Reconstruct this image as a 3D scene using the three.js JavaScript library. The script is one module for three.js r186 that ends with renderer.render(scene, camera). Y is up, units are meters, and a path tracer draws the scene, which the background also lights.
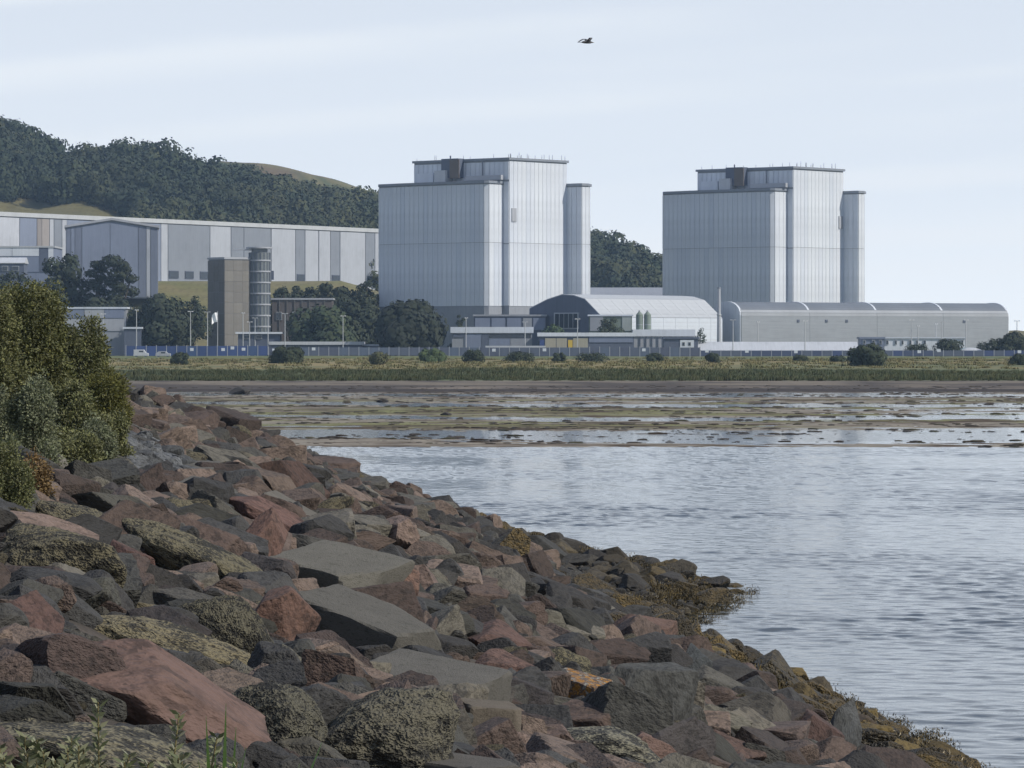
import * as THREE from 'three';
import { mergeGeometries, mergeVertices, toCreasedNormals } from 'three/addons/utils/BufferGeometryUtils.js';

// ---------------------------------------------------------------- camera, sky, sun, exposure
const F = 4000, EYE = 6.5, HORIZON = 345;              // focal length in pixels, eye height above the water, picture row of the horizon
const scene = new THREE.Scene();
const camera = new THREE.PerspectiveCamera(2 * Math.atan(384 / F) * 180 / Math.PI, 1024 / 768, 0.5, 20000);
camera.position.set(0, EYE, 0);
camera.lookAt(0, EYE, -100);
camera.setViewOffset(1024, 768, 0, 384 - HORIZON, 1024, 768);   // shifted lens: uprights stay upright
const renderer = new THREE.WebGLRenderer({ antialias: true });
renderer.setSize(1024, 768);
renderer.toneMapping = THREE.LinearToneMapping;
renderer.toneMappingExposure = 0.88;
renderer.shadowMap.enabled = true;

const SUN_EL = 40 * Math.PI / 180, SUN_AZ = Math.atan2(0.40, 0.92);
const sunDir = new THREE.Vector3(Math.cos(SUN_EL) * Math.cos(SUN_AZ), Math.sin(SUN_EL), Math.cos(SUN_EL) * Math.sin(SUN_AZ));
const sun = new THREE.DirectionalLight(new THREE.Color(1, 0.93, 0.82), 5.0);
sun.name = 'sun'; sun.position.copy(sunDir).multiplyScalar(3000); sun.castShadow = true;
Object.assign(sun.shadow.camera, { left: -400, right: 400, top: 400, bottom: -400, near: 10, far: 6000 });
scene.add(sun, sun.target);

// noise helpers, all seeded
function rngOf(a) { return () => { a |= 0; a = a + 0x6D2B79F5 | 0; let t = Math.imul(a ^ a >>> 15, 1 | a); t = t + Math.imul(t ^ t >>> 7, 61 | t) ^ t; return ((t ^ t >>> 14) >>> 0) / 4294967296; }; }
function hash3(x, y, z) { let h = Math.imul(x, 374761393) + Math.imul(y, 668265263) + Math.imul(z, 2147483647 - 61) | 0; h = Math.imul(h ^ h >>> 13, 1274126177); return ((h ^ h >>> 16) >>> 0) / 4294967296; }
const fade = t => t * t * t * (t * (t * 6 - 15) + 10);
function noise3(x, y, z) {                               // value noise 0..1
  const X = Math.floor(x), Y = Math.floor(y), Z = Math.floor(z), u = fade(x - X), v = fade(y - Y), w = fade(z - Z);
  const l = (a, b, t) => a + (b - a) * t;
  return l(l(l(hash3(X, Y, Z), hash3(X + 1, Y, Z), u), l(hash3(X, Y + 1, Z), hash3(X + 1, Y + 1, Z), u), v),
    l(l(hash3(X, Y, Z + 1), hash3(X + 1, Y, Z + 1), u), l(hash3(X, Y + 1, Z + 1), hash3(X + 1, Y + 1, Z + 1), u), v), w);
}
function noise2(x, y, s = 0) {
  const X = Math.floor(x), Y = Math.floor(y), u = fade(x - X), v = fade(y - Y);
  const a = hash3(X, Y, s), b = hash3(X + 1, Y, s), c = hash3(X, Y + 1, s), d = hash3(X + 1, Y + 1, s);
  return a + (b - a) * u + (c - a) * v + (a - b - c + d) * u * v;
}
function fbm2(x, y, o = 4, s = 0) { let t = 0, a = 0.5, n = 0; for (let i = 0; i < o; i++) { t += a * noise2(x, y, s + i * 17); n += a; x = x * 2.03 + 3.1; y = y * 2.03 + 1.7; a *= 0.5; } return t / n; }
function fbm3(x, y, z, o = 4) { let t = 0, a = 0.5, n = 0; for (let i = 0; i < o; i++) { t += a * noise3(x, y, z); n += a; x = x * 2.03 + 3.1; y = y * 2.03 + 1.7; z = z * 2.03 + 5.3; a *= 0.5; } return t / n; }
const smooth = (a, b, x) => { const t = Math.min(1, Math.max(0, (x - a) / (b - a))); return t * t * (3 - 2 * t); };
const lerp = (a, b, t) => a + (b - a) * t;
function table(pts, x) { if (x <= pts[0][0]) return pts[0][1]; for (let i = 1; i < pts.length; i++) if (x <= pts[i][0]) { const [a, b] = pts[i - 1], [c, d] = pts[i]; return b + (d - b) * (x - a) / (c - a); } return pts[pts.length - 1][1]; }

// pale blue summer sky with thin high cirrus, the same all round
{
  const W = 4096, Hh = 2048, d = new Float32Array(W * Hh * 4);
  for (let j = 0; j < Hh; j++) {
    const el = ((j + 0.5) / Hh - 0.5) * Math.PI, e = Math.max(0, el), up = Math.sin(e);
    const t = 1 - Math.exp(-up * 3.2), w = Math.exp(-up * 10);
    const r0 = lerp(1.02, 0.08, t) + 0.17 * w, g0 = lerp(1.12, 0.17, t) + 0.13 * w, b0 = lerp(1.22, 0.40, t) + 0.08 * w;
    for (let i = 0; i < W; i++) {
      let K = 4 * (j * W + i), r = r0, g = g0, b = b0;
      if (el > 0 && el < 1.45) {
        const az = (i + 0.5) / W * 2 * Math.PI;
        // cirrus on a high sheet: long soft wisps
        const R = 1 / (up + 0.10), X = Math.cos(az) * R, Z = Math.sin(az) * R;
        const wx = fbm2(X * 0.7, Z * 0.7, 3, 5) * 2.2, p = X * 0.55 + Z * 0.25 + wx, q = -X * 0.5 + Z * 1.1;
        let c = fbm2(p * 0.9, q * 2.6, 5, 9); c = smooth(0.36, 0.80, c) * (0.45 + 0.75 * fbm2(X * 0.25, Z * 0.25, 2, 31));
        const k = 0.75 * c * (1 - 0.5 * t); r = lerp(r, 1.12, k); g = lerp(g, 1.165, k); b = lerp(b, 1.20, k);
      }
      d[K] = r; d[K + 1] = g; d[K + 2] = b; d[K + 3] = 1;
    }
  }
  const sky = new THREE.DataTexture(d, W, Hh, THREE.RGBAFormat, THREE.FloatType);
  sky.mapping = THREE.EquirectangularReflectionMapping; sky.magFilter = sky.minFilter = THREE.LinearFilter; sky.wrapS = THREE.RepeatWrapping; sky.needsUpdate = true;
  scene.background = sky; scene.environment = sky;
}
scene.fog = new THREE.FogExp2(new THREE.Color(0.50, 0.72, 1.0), 0.00007);

// ---------------------------------------------------------------- small helpers
const at = (px, py, D) => new THREE.Vector3((px - 512) * D / F, EYE - (py - HORIZON) * D / F, -D);   // a point D metres out, from where it shows in the photograph
const xAt = (px, D) => (px - 512) * D / F, yAt = (py, D) => EYE - (py - HORIZON) * D / F;
const used = {};
function numbered(n) { const k = used[n] = (used[n] ?? -1) + 1; return k ? n + '_' + String(k).padStart(3, '0') : n; }
function shade(o) { o.castShadow = o.receiveShadow = true; return o; }
function part(name, geo, m, parent) { const o = shade(new THREE.Mesh(geo, m)); o.name = name; parent.add(o); return o; }
function tag(o, label, category, group, kind) { if (label) o.userData.label = label; if (category) { o.userData.category = category; o.userData.kind = 'thing'; } if (group) o.userData.group = group; if (kind) o.userData.kind = kind; return o; }
function thing(name, label, category, pos, turn = 0, group) { const o = new THREE.Group(); o.name = numbered(name); o.position.copy(pos); o.rotation.y = turn; scene.add(o); return tag(o, label, category, group); }
function single(name, geo, m, label, category, group) { const o = shade(new THREE.Mesh(geo, m)); o.name = numbered(name); scene.add(o); return tag(o, label, category, group); }
function structure(name, geo, m) { const o = shade(new THREE.Mesh(geo, m)); o.name = numbered(name); scene.add(o); o.userData.kind = 'structure'; return o; }
const box = (w, h, d, x = 0, y = 0, z = 0) => new THREE.BoxGeometry(w, h, d).translate(x, y, z);
const cyl = (r0, r1, h, n, x = 0, y = 0, z = 0) => new THREE.CylinderGeometry(r1, r0, h, n).translate(x, y + h / 2, z);
const rgb = (r, g, b) => new THREE.Color().setRGB(r, g, b);
function geoFrom(pos, idx, extra = {}) { const g = new THREE.BufferGeometry(); g.setAttribute('position', new THREE.Float32BufferAttribute(pos, 3)); if (idx) g.setIndex(idx); for (const k in extra) g.setAttribute(k, new THREE.Float32BufferAttribute(extra[k], k === 'uv' ? 2 : 3)); return g; }

// tiling noise textures: f(u, v, n) gives a grey or colour, n(freq, seed) is periodic value noise
function periodic(u, v, fq, s, fy = fq) {
  const x = u * fq, y = v * fy, X = Math.floor(x), Y = Math.floor(y), a = fade(x - X), b = fade(y - Y), X0 = X % fq, X1 = (X + 1) % fq, Y0 = Y % fy, Y1 = (Y + 1) % fy;
  const p = hash3(X0, Y0, s), q = hash3(X1, Y0, s), r = hash3(X0, Y1, s), t = hash3(X1, Y1, s);
  return p + (q - p) * a + (r - p) * b + (p - q - r + t) * a * b;
}
function tile(size, f, srgb = false) {
  const d = new Uint8Array(size * size * 4);
  for (let j = 0; j < size; j++) for (let i = 0; i < size; i++) {
    const c = f((i + 0.5) / size, (j + 0.5) / size), k = 4 * (j * size + i);
    for (let q = 0; q < 3; q++) { let v = Math.min(1, Math.max(0, Array.isArray(c) ? c[q] : c)); if (srgb) v = v <= 0.0031308 ? v * 12.92 : 1.055 * v ** (1 / 2.4) - 0.055; d[k + q] = v * 255; }
    d[k + 3] = 255;
  }
  const t = new THREE.DataTexture(d, size, size); t.wrapS = t.wrapT = THREE.RepeatWrapping; t.magFilter = THREE.LinearFilter; t.minFilter = THREE.LinearMipmapLinearFilter; t.generateMipmaps = true;
  if (srgb) t.colorSpace = THREE.SRGBColorSpace; t.needsUpdate = true; return t;
}
const pf = (u, v, fq, o, s) => { let t = 0, a = 0.5, n = 0; for (let i = 0; i < o; i++) { t += a * periodic(u, v, fq, s + i * 7); n += a; fq *= 2; a *= 0.55; } return t / n; };
// ---------------------------------------------------------------- the lie of the land (D = metres out from the viewpoint)
const SHORE = [[0, 12], [20, 9.8], [40, 7.8], [58, 6.6], [66, 6.1], [72, 5.3], [80, 4.3], [89, 3.0], [95, 3.9], [100, 4.9], [106, 5.6], [112, 4.7], [124, 2.2], [148, -2.6], [186, -10.6], [236, -19.2], [300, -31], [380, -45], [490, -63], [700, -96]];
const shoreX = D => table(SHORE, D), BASE = [...SHORE.filter(([D]) => D < 70), [124, 0.4], [148, -3.8], ...SHORE.filter(([D]) => D > 150)], baseX = D => table(BASE, D) - 0.6 * smooth(70, 90, D) * smooth(124, 110, D);   // the spit is a low shelf in front of the bank proper
function bankH(x, D) {                                   // the rock-armoured bank
  const s = baseX(D) - x, q = shoreX(D) - x, wob = (fbm2(x * 0.35, D * 0.22, 3, 3) - 0.5) * 0.8 * smooth(0, 3, s) * (1 - smooth(14, 18, s) * 0.6);
  const shelf = q < 0 ? Math.max(-1.6, q * 0.28) : Math.min(0.35, q * 0.16) + wob;
  if (s < 0.9) return Math.max(shelf, s * 0.38);
  return Math.max(shelf - 0.2, 0, s < 13 ? 5 * Math.pow(s / 13, 0.94) : 5 + (s - 13) * 0.05) + wob * (s < 13 ? 1 : 1);
}
const CREST = [[-400, 70], [-200, 85], [-60, 116], [0, 138], [30, 153], [65, 177], [90, 183], [110, 176], [130, 173], [170, 181], [200, 189], [215, 192], [250, 202], [300, 213], [345, 223], [375, 230], [420, 239], [500, 248], [590, 264], [625, 277], [662, 285], [720, 300], [800, 330], [1400, 338]];
const RIDGE = [[-200, 150], [100, 170], [190, 168], [215, 159], [250, 163.5], [290, 171], [330, 179], [352, 184], [378, 191], [420, 202], [520, 240], [700, 330], [1400, 340]];
function landH(x, D) {
  const n = (fbm2(x * 0.02, D * 0.02, 3, 2) - 0.5);
  let h = table([[540, -0.8], [575, 0.02], [590, 0.22], [606, 0.75], [625, 1.0], [900, 2.0], [1235, 3.0], [1440, 3.3], [1850, 5], [9000, 5]], D);
  h += n * 0.5 * smooth(610, 700, D);
  const T = smooth(-28, -66, x);
  h += 27.5 * T * smooth(1445, 1545, D) + 9 * smooth(1600, 1850, D) * smooth(-90, -190, x);
  if (D > 1780) {
    const c = yAt(table(CREST, 512 + x * F / 2350), 2350);
    h = lerp(h, Math.max(h, c), Math.pow(smooth(1780, 2350, D), 0.9)) + n * 14 * smooth(1850, 2000, D);
    if (D > 2350) h -= (D - 2350) * 0.12 * smooth(2350, 2500, D) * (D < 3000 ? 1 : 0) + (D >= 3000 ? 78 : 0);
    h = Math.max(h, 2);
  }
  return h;
}
function gridMesh(xs, ds, hf, cf) {
  const pos = [], col = [], uv = [], idx = [], n = xs.length;
  for (const D of ds) for (const x of xs) { pos.push(x, hf(x, D), -D); uv.push(x, D); if (cf) col.push(...cf(x, D)); }
  for (let j = 0; j < ds.length - 1; j++) for (let i = 0; i < n - 1; i++) { const a = j * n + i, b = a + 1, c = a + n, d = c + 1; idx.push(a, b, c, b, d, c); }
  const g = geoFrom(pos, idx, cf ? { uv, color: col } : { uv }); g.computeVertexNormals(); return g;
}
function steps(...seg) { const o = []; for (const [a, b, s] of seg) for (let v = a; v < b - 1e-6; v += s) o.push(v); o.push(seg[seg.length - 1][1]); return o; }

// textures: matter only
const grassTex = tile(512, (u, v) => { const a = pf(u, v, 6, 5, 1), b = pf(u, v, 64, 3, 40); const t = 0.55 + 0.6 * a * (0.5 + b); return [t * 1.02, t, t * 0.9]; }, true);
grassTex.repeat.set(1 / 9, 1 / 9);
const soilTex = tile(512, (u, v) => { const a = pf(u, v, 5, 6, 77), b = pf(u, v, 90, 2, 50); return 0.35 + 0.8 * a * (0.6 + 0.7 * b); }, true);
const soilBump = tile(512, (u, v) => pf(u, v, 24, 4, 91));
soilTex.repeat.set(0.35, 0.35); soilBump.repeat.set(0.35, 0.35);

const M = {};
const std = (c, rough = 0.8, o = {}) => new THREE.MeshStandardMaterial({ color: Array.isArray(c) ? rgb(...c) : c, roughness: rough, ...o });
M.ground = std([1, 1, 1], 0.95, { vertexColors: true, map: grassTex });
M.soil = std([1, 1, 1], 0.95, { vertexColors: true, map: soilTex, bumpMap: soilBump, bumpScale: 0.04 });

const GREEN = [0.060, 0.092, 0.024], YELLOW = [0.22, 0.175, 0.070], LAWN = [0.115, 0.13, 0.038], WRACK = [0.046, 0.034, 0.028], SAND = [0.17, 0.14, 0.115];
const mix3 = (a, b, t) => [lerp(a[0], b[0], t), lerp(a[1], b[1], t), lerp(a[2], b[2], t)];
function landColor(x, D) {
  const n = fbm2(x * 0.012, D * 0.022, 4, 8), m = fbm2(x * 0.09, D * 0.12, 4, 15);
  if (D < 600) return mix3(WRACK, SAND, smooth(0.60, 0.72, m));
  if (D < 622) return mix3([0.15, 0.125, 0.10], WRACK, smooth(0.5, 0.6, m));
  if (D < 800) return mix3(GREEN, YELLOW, 0.2 * m);
  if (D < 1120) return mix3(mix3(GREEN, YELLOW, 0.25), YELLOW, smooth(0.36, 0.56, n + (m - 0.5) * 0.5));
  if (D < 1445) return mix3(LAWN, GREEN, smooth(0.5, 0.7, m));
  if (D < 1700) return mix3([0.17, 0.15, 0.075], LAWN, 0.6 * smooth(0.35, 0.75, m));
  return mix3([0.15, 0.135, 0.062], mix3(LAWN, [0.10, 0.075, 0.04], m), smooth(0.4, 0.62, m));
}
structure('ground', gridMesh(steps([-2400, -1500, 300], [-1500, -420, 60], [-420, 420, 6], [420, 1500, 60], [1500, 2400, 300]), steps([540, 640, 4], [640, 1240, 20], [1240, 1440, 20], [1440, 1620, 8], [1620, 1780, 20], [1780, 2500, 24], [2500, 3200, 100], [3200, 4000, 400]), landH, landColor), M.ground);
structure('hill', gridMesh(steps([-700, -300, 50], [-300, 100, 8], [100, 500, 50]), steps([2480, 3000, 26], [3000, 3400, 100]),
  (x, D) => { const c = yAt(table(RIDGE, 512 + x * F / 2800), 2800); return lerp(8, c, smooth(2420, 2800, D)) - Math.max(0, D - 2800) * 0.1 + (fbm2(x * 0.03, D * 0.03, 3, 4) - 0.5) * 5; },
  (x, D) => mix3(mix3([0.16, 0.14, 0.06], [0.13, 0.095, 0.055], smooth(0.35, 0.6, fbm2(x * 0.03, D * 0.02, 4, 19))), [0.06, 0.08, 0.03], smooth(0.58, 0.66, fbm2(x * 0.05, D * 0.05, 3, 29)))), M.ground);

// the bank under the rocks: dark stony soil, grass on the crest
function bankColor(x, D) {
  const s = shoreX(D) - x, m = fbm2(x * 0.8, D * 0.8, 4, 23);
  let c = mix3([0.050, 0.045, 0.040], [0.09, 0.07, 0.052], m);
  if (s < 2.5) c = mix3([0.045, 0.038, 0.018], c, smooth(0.4, 0.6, m));
  return mix3(c, mix3(LAWN, YELLOW, m), smooth(0.3, 0.5, m * 0.6 + smooth(13, 16, s) - 0.25));
}
structure('bank', gridMesh(steps([-120, -60, 6], [-60, -14, 0.8], [-14, 12, 0.22], [12, 18, 1]), steps([-40, 8, 4], [8, 130, 0.5], [130, 300, 1.4], [300, 720, 6]), bankH, bankColor), M.soil);

// sea bed under the shallow water
structure('sea_bed', gridMesh(steps([-900, 900, 100]), steps([-200, 700, 50]), () => -1.3, null), std([0.05, 0.045, 0.035], 1));

// water: real ripples, longer ones as shape and the finest as relief
const waves = []; { const r = rngOf(41); for (let i = 0; i < 30; i++) { const L = 0.36 * Math.pow(1.062, i) * (0.8 + 0.4 * r()), a = (r() - 0.5) * 2.1 + 0.3; waves.push([Math.sin(a) * 6.283 / L, Math.cos(a) * 6.283 / L, r() * 6.283, 0.0047 * Math.pow(L, 0.68)]); } }
function waterH(x, D) {
  const calm = (0.38 + 0.85 * smooth(0.34, 0.66, fbm2(x * 0.05 + D * 0.02, D * 0.045, 3, 61))) * (1 - 0.5 * smooth(235, 262, D)) * smooth(0.2, 4, x - shoreX(D) + 1.2);
  let h = 0; for (const [kx, kz, p, a] of waves) h += a * Math.sin(kx * x + kz * D + p);
  return h * calm;
}
const rippleBump = tile(512, (u, v) => { let t = 0; for (let i = 0; i < 5; i++) { const f = 8 << i; t += Math.abs(periodic(u, v, f, 200 + i, f * 2) * 2 - 1) / (1 << i); } return 0.5 * t; });
rippleBump.repeat.set(1 / 6, 1 / 6);
M.water = new THREE.MeshPhysicalMaterial({ color: rgb(0.030, 0.040, 0.045), roughness: 0.06, ior: 1.33, bumpMap: rippleBump, bumpScale: 0.010 });
structure('water', gridMesh(steps([-900, -100, 80], [-100, -30, 3.5], [-30, -14, 0.5], [-14, 18, 0.15], [18, 40, 0.4], [40, 100, 3], [100, 900, 80]), steps([-200, 40, 30], [40, 58, 1.5], [58, 110, 0.12], [110, 180, 0.22], [180, 270, 0.5], [270, 640, 8]), waterH, null), M.water);

// tidal mud beyond, in low bars with water lying between them
function mudH(x, D) {
  const n = fbm2(x * 0.022, D * 0.09, 4, 71) - 0.5, f = fbm2(x * 0.30, D * 0.5, 3, 83) - 0.5;
  let h = 0.015 + 0.00010 * (D - 250) + n * 0.20 + f * 0.22;
  const curve = D + 9 * Math.sin(x * 0.031) + 5 * Math.sin(x * 0.083 + 1) + 16 * (fbm2(x * 0.06, D * 0.05, 3, 97) - 0.5);
  h -= 0.12 * Math.exp(-(((curve - 437) / 12) ** 2)) + 0.14 * Math.exp(-(((curve - 358) / 8) ** 2)) + 0.13 * Math.exp(-(((curve - 290) / 14) ** 2)) + 0.10 * Math.exp(-(((curve - 520) / 22) ** 2));
  h += 0.09 * Math.exp(-(((curve - 262) / 9) ** 2)) + 0.08 * Math.exp(-(((curve - 335) / 14) ** 2)) + 0.05 * Math.exp(-(((curve - 395) / 20) ** 2));
  h -= 0.0011 * Math.max(0, x - 8) * smooth(500, 380, D);
  h = Math.min(h, 0.07) - 0.35 * smooth(258, 247, D);
  return lerp(h, 0.12, smooth(548, 572, D));
}
function mudColor(x, D) {
  const a = fbm2(x * 0.03, D * 0.10, 4, 101), b = fbm2(x * 0.25, D * 0.5, 3, 113);
  let c = mix3([0.21, 0.185, 0.145], [0.36, 0.32, 0.26], b);
  c = mix3(c, [0.20, 0.205, 0.075], smooth(0.40, 0.55, a) * smooth(300, 320, D) * smooth(520, 430, D) * 0.9);
  c = mix3(c, [0.085, 0.058, 0.034], smooth(0.52, 0.62, b + (a - 0.5) * 0.5));
  return mix3(c, WRACK, smooth(535, 560, D));
}
M.mud = new THREE.MeshPhysicalMaterial({ color: rgb(1, 1, 1), roughness: 0.9, specularIntensity: 0.5, vertexColors: true, map: soilTex, bumpMap: soilBump, bumpScale: 0.03 });
structure('mudflat', gridMesh(steps([-400, -140, 13], [-140, 140, 0.9], [140, 400, 13]), steps([246, 300, 0.8], [300, 580, 1.3]), mudH, mudColor), M.mud);
// ---------------------------------------------------------------- rock armour
const sandTex = tile(512, (u, v) => { const a = pf(u, v, 4, 6, 301), b = pf(u, v, 80, 3, 311), s = periodic(u, v, 3, 320, 28); const l = smooth(0.60, 0.72, pf(u, v, 7, 4, 333)); const mid = pf(u, v, 15, 3, 303), st = smooth(0.56, 0.66, pf(u, v, 9, 4, 309)); const t = (0.20 + 0.50 * a + 0.62 * mid + 0.20 * b) * (1 - 0.45 * st); return [lerp(t, 0.95, 0.35 * l), lerp(t * 0.985, 0.95, 0.35 * l), lerp(t * 0.96, 0.85, 0.35 * l)]; }, true);
const sandBump = tile(512, (u, v) => 0.6 * pf(u, v, 7, 5, 341) + 0.35 * pf(u, v, 26, 3, 351) + 0.05 * periodic(u, v, 4, 361, 24));
const speckTex = tile(512, (u, v) => { const a = pf(u, v, 14, 4, 401), b = pf(u, v, 70, 2, 411), c = pf(u, v, 4, 3, 421); const k = smooth(0.42, 0.60, a * 0.6 + b * 0.45 + (c - 0.5) * 0.25); return mix3([0.16, 0.16, 0.155], [1.0, 0.94, 0.78], k); }, true);
const speckBump = tile(512, (u, v) => 0.55 * pf(u, v, 14, 4, 401) + 0.45 * pf(u, v, 70, 2, 411));
const concTex = tile(512, (u, v) => { const a = pf(u, v, 3, 5, 501), b = pf(u, v, 110, 2, 511), c = smooth(0.64, 0.74, pf(u, v, 22, 3, 521)), p = periodic(u, v, 128, 531) > 0.9 ? 0.25 : 0; const t = 0.50 + 0.38 * a + 0.24 * b + p; return mix3([t, t * 0.985, t * 0.93], [0.35, 0.36, 0.28], c * 0.55); }, true);
const concBump = tile(512, (u, v) => 0.4 * pf(u, v, 20, 4, 541) + 0.6 * pf(u, v, 100, 2, 551));
const weedTex = tile(256, (u, v) => { const a = pf(u, v, 10, 4, 601), b = pf(u, v, 50, 2, 611); return mix3([0.35, 0.35, 0.30], [1.0, 0.9, 0.6], smooth(0.35, 0.68, a * 0.5 + b * 0.5)); }, true);
const weedBump = tile(256, (u, v) => pf(u, v, 24, 3, 621));
const lichenTex = tile(512, (u, v) => { const a = pf(u, v, 6, 3, 701), b = pf(u, v, 40, 2, 711), t = 0.45 + 0.7 * b, g = smooth(0.55, 0.66, pf(u, v, 9, 3, 721)); const k = smooth(0.50, 0.66, a + (b - 0.5) * 0.3); return mix3(mix3([0.17 * t, 0.125 * t, 0.10 * t], [0.32 * t, 0.31 * t, 0.27 * t], g), [0.46 * t, 0.22 * t, 0.035 * t], k * 0.9); }, true);
for (const t of [sandTex, sandBump, speckTex, speckBump, concTex, concBump, weedTex, weedBump]) t.repeat.set(1, 1);
M.sand = std([1, 1, 1], 0.9, { map: sandTex, bumpMap: sandBump, bumpScale: 0.035 });
M.speck = std([1, 1, 1], 0.95, { map: speckTex, bumpMap: speckBump, bumpScale: 0.07 });
M.conc = std([1, 1, 1], 0.92, { map: concTex, bumpMap: concBump, bumpScale: 0.012 });
M.weedRock = std([1, 1, 1], 0.6, { map: weedTex, bumpMap: weedBump, bumpScale: 0.08 });
M.lichen = std([1, 1, 1], 0.95, { map: lichenTex, bumpMap: sandBump, bumpScale: 0.03 });

function rockGeo(seed, detail, { planes = 11, k = 22, rough = 0.05, block = 0, lump = 0, uvs = 0.55 } = {}) {
  const r = rngOf(seed), P = [];
  if (block) {
    for (const [x, y, z] of [[1, 0, 0], [-1, 0, 0], [0, 1, 0], [0, -1, 0], [0, 0, 1], [0, 0, -1]]) { const j = () => (r() - 0.5) * 0.22 * block; P.push([x + j(), y + j(), z + j(), 0.9 + 0.1 * r()]); }
    for (let i = 0; i < 3; i++) P.push([r() * 2 - 1, (r() * 2 - 1) * 0.6, r() * 2 - 1, 1.12 + 0.2 * r(), 1]);
  } else {
    for (let i = 0; i < planes; i++) { const z = 1 - 2 * (i + r() * 0.9) / planes, t = i * 2.4 + r() * 1.3, q = Math.sqrt(Math.max(0, 1 - z * z)); P.push([q * Math.cos(t), z, q * Math.sin(t), 0.62 + 0.38 * r()]); }
  }
  for (const p of P) { const l = Math.hypot(p[0], p[1], p[2]); p[0] /= l; p[1] /= l; p[2] /= l; }
  let g = new THREE.IcosahedronGeometry(1, detail); g.deleteAttribute('normal'); g.deleteAttribute('uv'); g = mergeVertices(g, 1e-4);
  const a = g.attributes.position, o = seed * 7.13 % 100;
  for (let i = 0; i < a.count; i++) {
    let x = a.getX(i), y = a.getY(i), z = a.getZ(i), s = 0;
    for (const p of P) { const d = p[0] * x + p[1] * y + p[2] * z; if (d > 0.08) s += Math.exp(-k * p[3] / d); }
    let q = Math.min(block ? 1.7 : 1.35, -Math.log(s) / k);
    q *= 1 + rough * (fbm3(x * 2.2 + o, y * 2.2, z * 2.2, 3) - 0.5) * 2 + rough * 0.6 * (noise3(x * 9 + o, y * 9, z * 9) - 0.5) + lump * (fbm3(x * 5 + o, y * 5, z * 5, 4) - 0.5);
    a.setXYZ(i, x * q, y * q, z * q);
  }
  g = toCreasedNormals(g, lump ? 1.2 : 0.36);
  const p = g.attributes.position, uv = []; const A = new THREE.Vector3(), B = new THREE.Vector3(), C = new THREE.Vector3(), N = new THREE.Vector3();
  for (let i = 0; i < p.count; i += 3) {
    A.fromBufferAttribute(p, i); B.fromBufferAttribute(p, i + 1); C.fromBufferAttribute(p, i + 2); N.crossVectors(B.clone().sub(A), C.clone().sub(A));
    const nx = Math.abs(N.x), ny = Math.abs(N.y), nz = Math.abs(N.z);
    for (const v of [A, B, C]) { const [s, t] = ny >= nx && ny >= nz ? [v.x, v.z] : nx >= nz ? [v.z, v.y] : [v.x, v.y]; uv.push(s * uvs + o * 0.37, t * uvs + o * 0.61); }
  }
  g.setAttribute('uv', new THREE.Float32BufferAttribute(uv, 2));
  return g;
}
// where a line of sight meets the bank
function onBank(px, py, lift = 0) { for (let D = 9; D < 520; D += 0.12) { const x = xAt(px, D), y = yAt(py, D); if (y < bankH(x, D) + lift) return [x, D]; } return [xAt(px, 100), 100]; }
const matCache = {};
function tinted(base, c) { const k = base + c.join(); if (!matCache[k]) { matCache[k] = M[base].clone(); matCache[k].color = rgb(...c); } return matCache[k]; }
const RED = [[0.072, 0.050, 0.041], [0.095, 0.069, 0.056], [0.048, 0.034, 0.028], [0.145, 0.108, 0.088]], GREY = [[0.068, 0.065, 0.055], [0.050, 0.049, 0.044], [0.112, 0.104, 0.084]], DARK = [[0.032, 0.031, 0.030], [0.027, 0.025, 0.023], [0.042, 0.042, 0.041]], OLIVE = [[0.115, 0.083, 0.026], [0.075, 0.055, 0.020], [0.048, 0.037, 0.018]], TAN = [[0.13, 0.119, 0.086], [0.11, 0.101, 0.075]];

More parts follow.
